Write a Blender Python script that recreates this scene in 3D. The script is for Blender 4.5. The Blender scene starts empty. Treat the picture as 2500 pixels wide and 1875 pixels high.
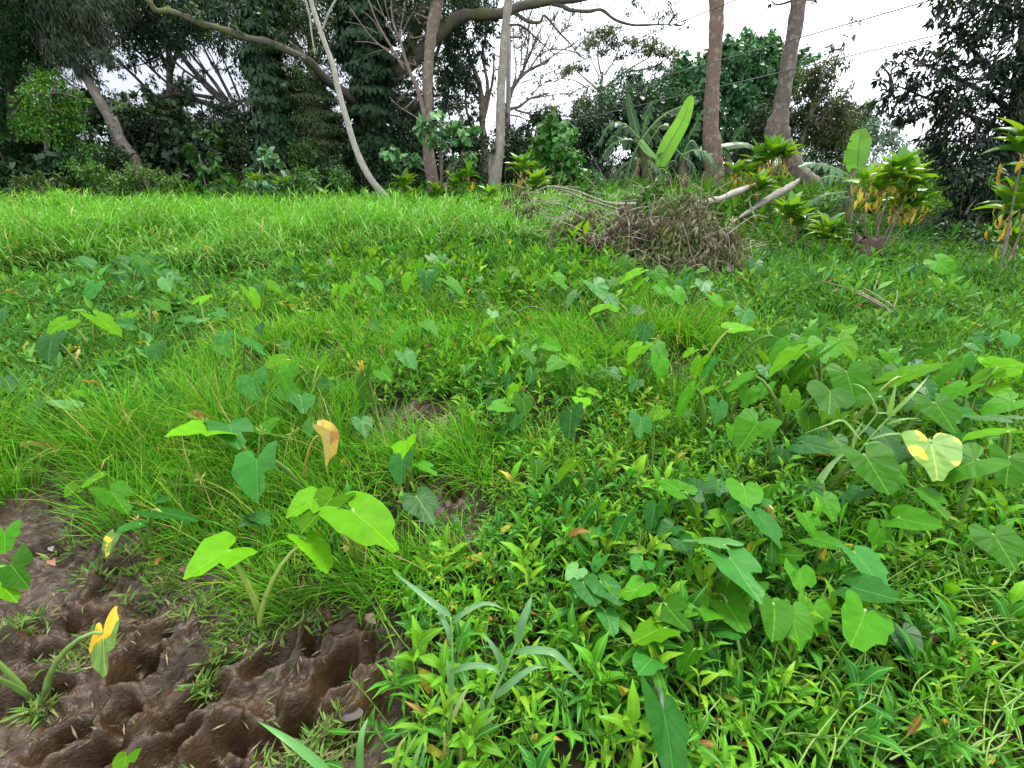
import bpy, math, random
import numpy as np
from mathutils import Matrix, Vector

random.seed(7)
RNG = np.random.default_rng(11)
SC = bpy.context.scene
COL = SC.collection

# ------------------------------------------------------------------ camera
PITCH = math.radians(25.1)
FPX = 1145.0                       # focal length in photograph pixels (2500 wide)
EYE = np.array([0.0, 0.0, 1.6])
cam_d = bpy.data.cameras.new('camera')
cam_d.sensor_fit = 'HORIZONTAL'
cam_d.sensor_width = 36.0
cam_d.lens = FPX / 2500.0 * 36.0
cam_d.clip_start = 0.05
cam_d.clip_end = 2000.0
cam = bpy.data.objects.new('camera', cam_d)
cam.location = EYE
cam.rotation_euler = (math.pi / 2 - PITCH, 0, 0)
COL.objects.link(cam)
SC.camera = cam

# ------------------------------------------------------------------ light
SUN_EL, SUN_AZ = math.radians(62), math.radians(35)
w = bpy.data.worlds.new('World')
SC.world = w
w.use_nodes = True
nt = w.node_tree
nt.nodes.clear()
wo = nt.nodes.new('ShaderNodeOutputWorld')
bg = nt.nodes.new('ShaderNodeBackground')
sky = nt.nodes.new('ShaderNodeTexSky')
sky.sky_type = 'NISHITA'
sky.sun_disc = False
sky.sun_elevation = SUN_EL
sky.sun_rotation = SUN_AZ
sky.air_density = 1.0
sky.dust_density = 4.0
mixw = nt.nodes.new('ShaderNodeMix')
mixw.data_type = 'RGBA'
mixw.inputs[0].default_value = 0.86
tcw = nt.nodes.new('ShaderNodeTexCoord')
nsw = nt.nodes.new('ShaderNodeTexNoise')
nsw.inputs['Scale'].default_value = 2.2
nsw.inputs['Detail'].default_value = 5
rpw = nt.nodes.new('ShaderNodeValToRGB')
rpw.color_ramp.elements[0].position = 0.3
rpw.color_ramp.elements[0].color = (7.6, 8.2, 9.6, 1)
rpw.color_ramp.elements[1].position = 0.62
rpw.color_ramp.elements[1].color = (10.6, 10.8, 11.2, 1)
nt.links.new(tcw.outputs['Generated'], nsw.inputs['Vector'])
nt.links.new(nsw.outputs['Fac'], rpw.inputs['Fac'])
nt.links.new(sky.outputs['Color'], mixw.inputs[6])
nt.links.new(rpw.outputs['Color'], mixw.inputs[7])
# the rain cloud low down at the left
dotw = nt.nodes.new('ShaderNodeVectorMath'); dotw.operation = 'DOT_PRODUCT'
dotw.inputs[1].default_value = Vector((-.62, .78, .02)).normalized()
nt.links.new(tcw.outputs['Generated'], dotw.inputs[0])
addw = nt.nodes.new('ShaderNodeMath'); addw.operation = 'MULTIPLY_ADD'; addw.inputs[1].default_value = .10
nt.links.new(nsw.outputs['Fac'], addw.inputs[0]); nt.links.new(dotw.outputs['Value'], addw.inputs[2])
mrw = nt.nodes.new('ShaderNodeMapRange'); mrw.interpolation_type = 'SMOOTHSTEP'
mrw.inputs[1].default_value = .80; mrw.inputs[2].default_value = 1.02; mrw.inputs[3].default_value = 0; mrw.inputs[4].default_value = .9
nt.links.new(addw.outputs[0], mrw.inputs[0])
mixc = nt.nodes.new('ShaderNodeMix'); mixc.data_type = 'RGBA'; mixc.inputs[7].default_value = (2.5, 2.7, 3.2, 1)
nt.links.new(mrw.outputs[0], mixc.inputs[0]); nt.links.new(mixw.outputs[2], mixc.inputs[6])
nt.links.new(mixc.outputs[2], bg.inputs['Color'])
bg.inputs['Strength'].default_value = 0.075
nt.links.new(bg.outputs[0], wo.inputs['Surface'])

sun_d = bpy.data.lights.new('sun', 'SUN')
sun_d.energy = 1.5
sun_d.angle = math.radians(12)
sun_d.color = (1.0, 0.96, 0.88)
sun = bpy.data.objects.new('sun', sun_d)
# the sun stands ahead and to the right of the camera, behind thin cloud
sdir = Vector((math.sin(SUN_AZ) * math.cos(SUN_EL), math.cos(SUN_AZ) * math.cos(SUN_EL), math.sin(SUN_EL)))
sun.rotation_euler = (-sdir).to_track_quat('-Z', 'Y').to_euler()
sun.location = (0, 0, 30)
COL.objects.link(sun)

SC.view_settings.view_transform = 'Standard'
SC.view_settings.look = 'None'
SC.view_settings.gamma = 1
SC.view_settings.use_curve_mapping = False
SC.view_settings.exposure = 2.0
SC.render.engine = 'CYCLES'
SC.cycles.max_bounces = 6
SC.cycles.diffuse_bounces = 3
SC.cycles.glossy_bounces = 2
SC.cycles.transmission_bounces = 4
SC.cycles.transparent_max_bounces = 4
SC.cycles.caustics_reflective = False
SC.cycles.caustics_refractive = False

# ------------------------------------------------------------------ measuring
CP, SP = math.cos(PITCH), math.sin(PITCH)

def ray(px, py):
    xc = (px - 1250.0) / FPX
    yc = -(py - 937.5) / FPX
    return np.array([xc, yc * SP + CP, yc * CP - SP])

def P(px, py, D):
    """point seen at photograph pixel (px, py) at the distance D straight ahead"""
    d = ray(px, py)
    return EYE + d * (D / d[1])

def H(px, py, z):
    """point seen at photograph pixel (px, py) at the height z"""
    d = ray(px, py)
    return EYE + d * ((z - EYE[2]) / d[2])

def depth_of(p):
    q = np.asarray(p) - EYE
    return q[1] * CP - q[2] * SP

def pix(x, y, z):
    """photograph pixels of world points (arrays)"""
    dy, dz = y - EYE[1], z - EYE[2]
    dep = np.maximum(dy * CP - dz * SP, 0.05)
    up = dy * SP + dz * CP
    return 1250 + FPX * (x - EYE[0]) / dep, 937.5 - FPX * up / dep

# ------------------------------------------------------------------ noise
class Noise2:
    def __init__(s, seed):
        s.t = np.random.default_rng(seed).random((256, 256))
    def __call__(s, x, y):
        x = np.asarray(x, float); y = np.asarray(y, float)
        xi = np.floor(x).astype(int); yi = np.floor(y).astype(int)
        fx = x - xi; fy = y - yi
        fx = fx * fx * (3 - 2 * fx); fy = fy * fy * (3 - 2 * fy)
        a = s.t[xi % 256, yi % 256]; b = s.t[(xi + 1) % 256, yi % 256]
        c = s.t[xi % 256, (yi + 1) % 256]; d = s.t[(xi + 1) % 256, (yi + 1) % 256]
        return (a * (1 - fx) + b * fx) * (1 - fy) + (c * (1 - fx) + d * fx) * fy
    def fbm(s, x, y, o=4):
        r = 0; a = 0.5; k = 0
        for i in range(o):
            r = r + a * s(x * 2 ** i + 17.3 * i, y * 2 ** i + 9.1 * i); k += a; a *= 0.5
        return r / k
N1, N2, N3, N4 = Noise2(1), Noise2(2), Noise2(3), Noise2(4)

def worley(x, y, seed=6):
    t = np.random.default_rng(seed).random((64, 64, 2))
    xi = np.floor(x).astype(int); yi = np.floor(y).astype(int); d = np.full(np.shape(x), 9.0)
    for i in (-1, 0, 1):
        for j in (-1, 0, 1):
            o = t[(xi + i) % 64, (yi + j) % 64]
            d = np.minimum(d, np.hypot(xi + i + o[..., 0] - x, yi + j + o[..., 1] - y))
    return d

def sstep(a, b, x):
    t = np.clip((np.asarray(x, float) - a) / (b - a), 0, 1)
    return t * t * (3 - 2 * t)

def gpoly(pts):
    return np.array([H(px, py, 0.0)[:2] for px, py in pts])

def poly_sd(x, y, poly):
    """signed distance to a ground outline, negative inside"""
    x = np.asarray(x, float); y = np.asarray(y, float)
    d = np.full(x.shape, 1e9); ins = np.zeros(x.shape, bool)
    n = len(poly)
    for i in range(n):
        ax, ay = poly[i]; bx, by = poly[(i + 1) % n]
        ex, ey = bx - ax, by - ay
        t = np.clip(((x - ax) * ex + (y - ay) * ey) / (ex * ex + ey * ey + 1e-12), 0, 1)
        d = np.minimum(d, np.hypot(x - ax - t * ex, y - ay - t * ey))
        c = ((ay > y) != (by > y)) & (x < (bx - ax) * (y - ay) / ((by - ay) + 1e-12) + ax)
        ins ^= c
    return np.where(ins, -d, d)

MUD_A = gpoly([(-120, 1260), (60, 1190), (50, 1105), (150, 1070), (225, 1130), (215, 1200), (330, 1290), (430, 1330),
               (480, 1400), (560, 1440), (620, 1490), (720, 1505), (830, 1470), (930, 1540), (965, 1640),
               (950, 1750), (900, 1874)])
MUD_A = np.vstack([MUD_A, [[-0.30, 0.45], [-2.6, 0.45], [-2.8, 2.2]]])
MUD_SMALL = [gpoly([(945, 1010), (1010, 985), (1085, 1000), (1125, 1045), (1080, 1075), (1010, 1080), (955, 1050)]),
             gpoly([(1085, 1190), (1120, 1150), (1150, 1165), (1140, 1240), (1130, 1290), (1080, 1260)]),
             gpoly([(1130, 1280), (1175, 1275), (1180, 1320), (1140, 1330)])]

def mud_sd(x, y):
    d = poly_sd(x, y, MUD_A)
    for q in MUD_SMALL:
        d = np.minimum(d, poly_sd(x, y, q))
    return d + 0.10 * (N2.fbm(np.asarray(x) * 7, np.asarray(y) * 7, 3) - 0.5)

# holes trodden into the mud: pixel, length, width, depth, turn
HOLES = [(330, 1622, .13, .095, .14, 80), (296, 1738, .14, .06, .09, 15), (134, 1808, .13, .06, .09, 40),
         (826, 1640, .20, .08, .15, 75), (919, 1592, .12, .075, .11, 70), (711, 1775, .20, .075, .13, 60),
         (600, 1800, .18, .06, .09, 30), (170, 1527, .30, .08, .07, 12), (60, 1600, .30, .09, .07, 20),
         (240, 1440, .16, .06, .05, 20), (455, 1730, .24, .05, .06, 35), (520, 1640, .18, .05, .05, 45),
         (400, 1830, .26, .06, .08, 50), (230, 1840, .20, .06, .08, 45), (860, 1790, .16, .08, .09, 65),
         (1040, 1020, .30, .14, .12, 50), (1110, 1200, .2, .07, .08, 80), (90, 1340, .3, .08, .05, 10),
         (500, 1860, .25, .07, .09, 55), (30, 1720, .3, .07, .08, 35), (660, 1610, .2, .05, .05, 50), (770, 1560, .16, .05, .06, 60),
         (380, 1560, .2, .05, .05, 30), (930, 1700, .16, .08, .08, 80), (300, 1380, .2, .07, .05, 15)]
_hr = np.random.default_rng(3)
HOLES = [(a, b, L * .8, W * 1.15, d, t + _hr.normal() * 22) for a, b, L, W, d, t in HOLES]
HOLES_W = [(H(px, py, 0)[0], H(px, py, 0)[1], L, W, dp, math.radians(a)) for px, py, L, W, dp, a in HOLES]

def gz(x, y):
    """height of the ground"""
    x = np.asarray(x, float); y = np.asarray(y, float)
    z = 0.10 * (N1.fbm(x * .35, y * .35, 3) - .5)
    z = z + sstep(8.5, 15, y) * (0.10 + 0.32 * sstep(1, 5, x))
    m = sstep(0.10, -0.10, mud_sd(x, y)) * (np.hypot(x, y) < 6)
    # ridges run up to the right
    u = x * .80 + y * .60; v = -x * .60 + y * .80
    rid = 1 - np.abs(2 * N3.fbm(u * 2.2, v * 6.5, 3) - 1)
    clod = N4.fbm(u * 13, v * 22, 3) - .5
    wx, wy = u + .10 * (N1(x * 6, y * 6) - .5), v + .08 * (N2(x * 7, y * 7) - .5)
    lump = np.clip(.75 - worley(wx * 10, wy * 12), -.2, .75); crumb = np.clip(.7 - worley(wx * 27 + 5, wy * 31), -.2, .7); grit = (N4.fbm(x * 70, y * 70, 2) - .5) + .8 * (.5 - np.abs(2 * N1.fbm(x * 38 + 9, y * 38, 2) - 1))
    mz = -0.060 + 0.030 * (rid - .6) + 0.045 * clod + 0.060 * lump * (.2 + 1.2 * N1.fbm(x * 3, y * 3, 2)) + 0.026 * crumb * (.3 + 1.4 * N3(x * 5, y * 5)) + 0.013 * grit * sstep(.3, .7, N2.fbm(x * 4 + 20, y * 4, 3))
    for hx, hy, L, W, dp, a in HOLES_W:
        ca, sa = math.cos(a), math.sin(a)
        p = (x - hx) * ca + (y - hy) * sa; q = -(x - hx) * sa + (y - hy) * ca
        r = np.hypot(p / (L * .6), q / (W * .62)) + 0.25 * (N3(x * 22, y * 22) - .5)
        mz = mz - dp * sstep(1.3, 0.2, r) + 0.026 * np.exp(-((r - 1.35) / .3) ** 2)
    return z + m * mz

def gzs(x, y):
    return float(gz(np.array([x]), np.array([y]))[0])

def G(px, py, lift=0.0):
    """ground point seen at a photograph pixel"""
    z = 0.0
    for i in range(6):
        p = H(px, py, min(z, 1.3))
        z = 0.5 * z + 0.5 * gzs(p[0], p[1])
    p = H(px, py, z)
    return np.array([p[0], p[1], gzs(p[0], p[1]) + lift])

# ------------------------------------------------------------------ meshes
def nrm(v):
    v = np.asarray(v, float)
    return v / np.maximum(np.linalg.norm(v, axis=-1, keepdims=True), 1e-9)

class Geo:
    """collects vertices, quads and triangles with a colour per vertex; built as ONE mesh object"""
    def __init__(s):
        s.V = []; s.C = []; s.L = []; s.Q = []; s.T = []; s.QM = []; s.TM = []; s.n = 0
    def add(s, V, Q=None, T=None, C=None, L=None, m=0):
        V = np.asarray(V, float).reshape(-1, 3)
        k = len(V)
        s.V.append(V)
        C = np.ones((k, 3)) if C is None else np.broadcast_to(np.asarray(C, float), (k, 3))
        s.C.append(C)
        s.L.append(np.zeros((k, 3)) if L is None else np.asarray(L, float).reshape(-1, 3))
        if Q is not None and len(Q):
            Q = np.asarray(Q, int) + s.n; s.Q.append(Q); s.QM.append(np.full(len(Q), m))
        if T is not None and len(T):
            T = np.asarray(T, int) + s.n; s.T.append(T); s.TM.append(np.full(len(T), m))
        s.n += k
    def scatter(s, proto, M, O, C, m=0):
        """copies of a proto (V, Q, T, L) by matrices M (N,3,3), origins O (N,3), colours C (N,3)"""
        V, Q, T, L = proto
        N = len(O); k = len(V)
        if N == 0:
            return
        W = np.einsum('nij,kj->nki', M, V) + O[:, None, :]
        off = (np.arange(N) * k)[:, None, None]
        Qa = (Q[None] + off).reshape(-1, 4) if len(Q) else None
        Ta = (T[None] + off).reshape(-1, 3) if len(T) else None
        Ca = np.repeat(C, k, axis=0)
        s.add(W.reshape(-1, 3), Qa, Ta, Ca, np.tile(L, (N, 1)), m)
    def mesh(s, name, mats, smooth=True):
        V = np.concatenate(s.V); C = np.concatenate(s.C); L = np.concatenate(s.L)
        Q = np.concatenate(s.Q) if s.Q else np.zeros((0, 4), int)
        T = np.concatenate(s.T) if s.T else np.zeros((0, 3), int)
        me = bpy.data.meshes.new(name)
        me.vertices.add(len(V)); me.vertices.foreach_set('co', V.astype(np.float32).ravel())
        me.loops.add(Q.size + T.size)
        me.loops.foreach_set('vertex_index', np.concatenate([Q.ravel(), T.ravel()]).astype(np.int32))
        nq, ntr = len(Q), len(T)
        me.polygons.add(nq + ntr)
        st = np.concatenate([np.arange(nq) * 4, nq * 4 + np.arange(ntr) * 3]).astype(np.int32)
        me.polygons.foreach_set('loop_start', st)
        mi = np.concatenate([np.concatenate(s.QM) if s.QM else np.zeros(0, int), np.concatenate(s.TM) if s.TM else np.zeros(0, int)]).astype(np.int32)
        me.polygons.foreach_set('material_index', mi)
        if smooth:
            me.polygons.foreach_set('use_smooth', np.ones(nq + ntr, bool))
        a = me.attributes.new('col', 'FLOAT_COLOR', 'POINT')
        a.data.foreach_set('color', np.concatenate([C, np.ones((len(C), 1))], 1).astype(np.float32).ravel())
        b = me.attributes.new('luv', 'FLOAT_VECTOR', 'POINT')
        b.data.foreach_set('vector', L.astype(np.float32).ravel())
        for m in (mats if isinstance(mats, (list, tuple)) else [mats]):
            me.materials.append(m)
        me.update(calc_edges=True)
        return me
    def obj(s, name, mats, parent=None, origin=None, smooth=True):
        if origin is not None:
            for v in s.V:
                v -= np.asarray(origin, float)
        o = bpy.data.objects.new(name, s.mesh(name, mats, smooth))
        COL.objects.link(o)
        if parent is not None:
            o.parent = parent
        elif origin is not None:
            o.location = origin
        return o

def empty(name, loc, label=None, cat=None, group=None):
    o = bpy.data.objects.new(name, None)
    o.empty_display_size = 0.1
    COL.objects.link(o)
    o.location = [float(v) for v in loc]
    return tag(o, label, cat, group)

def tag(o, label=None, cat=None, group=None, kind=None):
    if label: o['label'] = label
    if cat: o['category'] = cat
    if group: o['group'] = group
    if kind: o['kind'] = kind
    return o

def frames(t, n):
    """rotation matrices with columns side, axis t, normal near n (arrays N,3)"""
    t = nrm(t); sd = nrm(np.cross(t, n)); nn = np.cross(sd, t)
    return np.stack([sd, t, nn], axis=-1)

def rdir(n, rng=RNG):
    return nrm(rng.normal(size=(n, 3)))

def spline(pts, k=6):
    """Catmull-Rom through rows of any width"""
    p = np.asarray(pts, float)
    if len(p) < 3:
        t = np.linspace(0, 1, k + 1)[:, None]
        return p[0] * (1 - t) + p[1] * t
    q = np.vstack([2 * p[0] - p[1], p, 2 * p[-1] - p[-2]])
    out = []
    for i in range(1, len(q) - 2):
        a, b, c, d = q[i - 1], q[i], q[i + 1], q[i + 2]
        for t in np.linspace(0, 1, k, endpoint=False):
            out.append(.5 * ((2 * b) + (-a + c) * t + (2 * a - 5 * b + 4 * c - d) * t * t + (-a + 3 * b - 3 * c + d) * t ** 3))
    out.append(p[-1])
    return np.array(out)

def tube(geo, pts, rad, sides=8, col=(1, 1, 1), rough=0.0, m=0, seed=0, capped=True):
    pts = np.asarray(pts, float); n = len(pts)
    rad = np.broadcast_to(np.asarray(rad, float), (n,))
    tg = nrm(np.gradient(pts, axis=0))
    ref = np.array([0.3, 0.9, 0.1]) if abs(tg[0][2]) > .7 else np.array([0, 0, 1.0])
    s = nrm(np.cross(tg, ref)); u = np.cross(s, tg)
    a = np.linspace(0, 2 * np.pi, sides, endpoint=False)
    r = rad[:, None] * np.ones(sides)[None]
    if rough:
        r = r * (1 + rough * (np.random.default_rng(seed).random((n, sides)) - .5) * 2)
        if n > 4:
            r = r * (1 + rough * .8 * np.sin(np.arange(n) * .9 + seed))[:, None]
    V = pts[:, None] + r[..., None] * (np.cos(a)[None, :, None] * s[:, None] + np.sin(a)[None, :, None] * u[:, None])
    i = np.arange(n - 1)[:, None] * sides; j = np.arange(sides)[None]; j2 = (j + 1) % sides
    Q = np.stack([i + j, i + j2, i + sides + j2, i + sides + j], -1).reshape(-1, 4)
    V = V.reshape(-1, 3); T = None
    if capped:
        V = np.vstack([V, pts[-1][None]])
        b = (n - 1) * sides; jj = np.arange(sides)
        T = np.stack([b + jj, b + (jj + 1) % sides, np.full(sides, n * sides)], -1)
    geo.add(V, Q, T, col, None, m)

def ribbon(geo, pts, wid, up=(0, 0, 1), fold=0.15, col=(1, 1, 1), m=0):
    """a folded blade along pts"""
    pts = np.asarray(pts, float); n = len(pts)
    wid = np.broadcast_to(np.asarray(wid, float), (n,))
    tg = nrm(np.gradient(pts, axis=0))
    s = nrm(np.cross(tg, np.broadcast_to(np.asarray(up, float), tg.shape))); u = np.cross(s, tg)
    A = pts - s * wid[:, None] / 2 + u * (wid * fold)[:, None]
    B = pts + s * wid[:, None] / 2 + u * (wid * fold)[:, None]
    V = np.concatenate([A, pts, B]); i = np.arange(n - 1)
    Q = np.concatenate([np.stack([i, i + n, i + n + 1, i + 1], -1), np.stack([i + n, i + 2 * n, i + 2 * n + 1, i + n + 1], -1)])
    yy = np.linspace(0, 1, n); zz = np.zeros(n)
    L = np.concatenate([np.stack([-np.ones(n), yy, zz], -1), np.stack([zz, yy, zz], -1), np.stack([np.ones(n), yy, zz], -1)])
    geo.add(V, Q, None, col, L, m)

# leaf protos: base at the origin, along +Y, one unit long, face +Z
def pro(V, Q=(), T=(), L=None):
    V = np.array(V, float)
    if L is None:
        L = V * np.array([1, 1, 0])
    return (V, np.array(Q, int).reshape(-1, 4), np.array(T, int).reshape(-1, 3), np.array(L, float))

def leaf2(wd, fold=.06, dr=.1):
    return pro([(0, 0, 0), (-wd / 2, .45, fold), (0, 1, -dr), (wd / 2, .45, fold)], (), [(0, 2, 1), (0, 3, 2)])

def leaf8(wd, fold=.05, dr=.18):
    h = wd / 2
    return pro([(0, 0, 0), (0, .33, .05), (0, .68, .02), (0, 1, -dr), (-h, .30, .05 + fold), (-h * .8, .66, .0 + fold), (h, .30, .05 + fold), (h * .8, .66, .0 + fold)],
               [(1, 2, 5, 4), (1, 6, 7, 2)], [(0, 1, 4), (0, 6, 1), (2, 3, 5), (2, 7, 3)])

def heart(wd=.85, dr=.2):
    h = wd / 2
    return pro([(0, 0, 0), (0, 1, -dr), (-h * .8, -.16, -.06), (-h * .85, .50, -.02), (h * .8, -.16, -.06), (h * .85, .50, -.02)],
               (), [(0, 3, 2), (0, 1, 3), (0, 5, 1), (0, 4, 5)])

def blade(n=4, w=.05, bend=.5, fold=.0):
    """a grass blade: rises along +Y then bows towards -Z"""
    t = np.linspace(0, 1, n)
    y = np.sin(t * bend * 1.6) / (bend * 1.6) if bend > .05 else t
    z = -(1 - np.cos(t * bend * 1.6)) / (bend * 1.6) if bend > .05 else t * 0
    ww = w * (1 - t ** 2.2) * (0.55 + .45 * np.minimum(1, t * 4)) / 2
    A = np.stack([-ww, y, z], -1); B = np.stack([ww, y, z], -1)
    V = np.concatenate([A[:-1], B[:-1], [[0, y[-1], z[-1]]]]); k = n - 1
    Q = [(i, i + k, i + k + 1, i + 1) for i in range(k - 1)]
    return pro(V, Q, [(k - 1, 2 * k - 1, 2 * k)])

def join(parts):
    """one proto out of [(proto, M 3x3, offset)]"""
    V, Q, T, L = [], [], [], []; n = 0
    for (v, q, t, l), M, o in parts:
        V.append(v @ np.asarray(M).T + np.asarray(o)); L.append(l)
        if len(q): Q.append(q + n)
        if len(t): T.append(t + n)
        n += len(v)
    return (np.concatenate(V), np.concatenate(Q) if Q else np.zeros((0, 4), int), np.concatenate(T) if T else np.zeros((0, 3), int), np.concatenate(L))

# ------------------------------------------------------------------ materials
def new_mat(name):
    m = bpy.data.materials.new(name); m.use_nodes = True
    t = m.node_tree; t.nodes.clear()
    o = t.nodes.new('ShaderNodeOutputMaterial')
    return m, t, o

def nd(t, kind, **kw):
    n = t.nodes.new(kind)
    for k, v in kw.items():
        setattr(n, k, v)
    return n

def mth(t, op, a, b=None, c=None, clamp=False):
    n = t.nodes.new('ShaderNodeMath'); n.operation = op; n.use_clamp = clamp
    for i, v in enumerate((a, b, c)):
        if v is None: continue
        if isinstance(v, (int, float)): n.inputs[i].default_value = v
        else: t.links.new(v, n.inputs[i])
    return n.outputs[0]

def cmix(t, f, a, b, mode='MIX'):
    n = t.nodes.new('ShaderNodeMix'); n.data_type = 'RGBA'; n.blend_type = mode
    for i, v in ((0, f), (6, a), (7, b)):
        if isinstance(v, (int, float)): n.inputs[i].default_value = v
        elif isinstance(v, tuple): n.inputs[i].default_value = (*v, 1)
        else: t.links.new(v, n.inputs[i])
    return n.outputs[2]

def leaf_shader(t, o, colour, rough=.45, spec=.4, trans=.35, back=None, normal=None, tcol=(1.25, 1.15, .45)):
    pb = nd(t, 'ShaderNodeBsdfPrincipled')
    pb.inputs['Roughness'].default_value = rough
    pb.inputs['Specular IOR Level'].default_value = spec
    if back is not None:
        geo = nd(t, 'ShaderNodeNewGeometry')
        colour = cmix(t, geo.outputs['Backfacing'], colour, back(colour))
    t.links.new(colour, pb.inputs['Base Color'])
    tr = nd(t, 'ShaderNodeBsdfTranslucent')
    t.links.new(cmix(t, 1.0, colour, tcol, 'MULTIPLY'), tr.inputs['Color'])
    if normal is not None:
        t.links.new(normal, pb.inputs['Normal'])
    mx = nd(t, 'ShaderNodeMixShader'); mx.inputs[0].default_value = trans
    t.links.new(pb.outputs[0], mx.inputs[1]); t.links.new(tr.outputs[0], mx.inputs[2])
    t.links.new(mx.outputs[0], o.inputs['Surface'])

def foliage_mat(name, rough=.45, spec=.4, trans=.35, mottled=.25, rib=0.0, tcol=(1.25, 1.15, .45), backmul=(1.12, 1.08, 1.1)):
    m, t, o = new_mat(name)
    at = nd(t, 'ShaderNodeAttribute', attribute_name='col')
    tc = nd(t, 'ShaderNodeTexCoord')
    ns = nd(t, 'ShaderNodeTexNoise'); ns.inputs['Scale'].default_value = 30; ns.inputs['Detail'].default_value = 3
    t.links.new(tc.outputs['Object'], ns.inputs['Vector'])
    f = mth(t, 'MULTIPLY_ADD', ns.outputs['Fac'], mottled * 2, 1 - mottled)
    c = cmix(t, 1.0, at.outputs['Color'], f, 'MULTIPLY')
    if rib:
        lu = nd(t, 'ShaderNodeAttribute', attribute_name='luv')
        sp = nd(t, 'ShaderNodeSeparateXYZ'); t.links.new(lu.outputs['Vector'], sp.inputs[0])
        k = mth(t, 'LESS_THAN', mth(t, 'ABSOLUTE', sp.outputs[0]), rib)
        c = cmix(t, mth(t, 'MULTIPLY', k, .55), c, (.15, .36, .05))
    leaf_shader(t, o, c, rough, spec, trans, lambda cc: cmix(t, 1.0, cc, backmul, 'MULTIPLY'), tcol=tcol)
    return m

def bark_mat(name, lich=(.32, .31, .27), amount=.35, scale=6.0, rough=.9, stretch=.25):
    m, t, o = new_mat(name)
    at = nd(t, 'ShaderNodeAttribute', attribute_name='col')
    tc = nd(t, 'ShaderNodeTexCoord')
    mp = nd(t, 'ShaderNodeMapping'); mp.inputs['Scale'].default_value = (1, 1, stretch)
    t.links.new(tc.outputs['Object'], mp.inputs['Vector'])
    n1 = nd(t, 'ShaderNodeTexNoise'); n1.inputs['Scale'].default_value = scale * 4; n1.inputs['Detail'].default_value = 6; n1.inputs['Roughness'].default_value = .7
    t.links.new(mp.outputs[0], n1.inputs['Vector'])
    n2 = nd(t, 'ShaderNodeTexNoise'); n2.inputs['Scale'].default_value = scale; n2.inputs['Detail'].default_value = 4
    t.links.new(tc.outputs['Object'], n2.inputs['Vector'])
    c = cmix(t, 1.0, at.outputs['Color'], mth(t, 'MULTIPLY_ADD', n1.outputs['Fac'], 1.6, .2), 'MULTIPLY')
    r = nd(t, 'ShaderNodeValToRGB'); r.color_ramp.elements[0].position = .52; r.color_ramp.elements[1].position = .62
    t.links.new(n2.outputs['Fac'], r.inputs['Fac'])
    n3 = nd(t, 'ShaderNodeTexNoise'); n3.inputs['Scale'].default_value = scale * 7; n3.inputs['Detail'].default_value = 3
    t.links.new(tc.outputs['Object'], n3.inputs['Vector'])
    f = mth(t, 'MULTIPLY', mth(t, 'MULTIPLY', r.outputs['Color'], mth(t, 'GREATER_THAN', n3.outputs['Fac'], .47)), amount)
    c = cmix(t, f, c, lich)
    pb = nd(t, 'ShaderNodeBsdfPrincipled'); pb.inputs['Roughness'].default_value = rough
    pb.inputs['Specular IOR Level'].default_value = .2
    t.links.new(c, pb.inputs['Base Color'])
    bp = nd(t, 'ShaderNodeBump'); bp.inputs['Strength'].default_value = .7; bp.inputs['Distance'].default_value = .03
    t.links.new(n1.outputs['Fac'], bp.inputs['Height']); t.links.new(bp.outputs[0], pb.inputs['Normal'])
    t.links.new(pb.outputs[0], o.inputs['Surface'])
    return m

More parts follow.
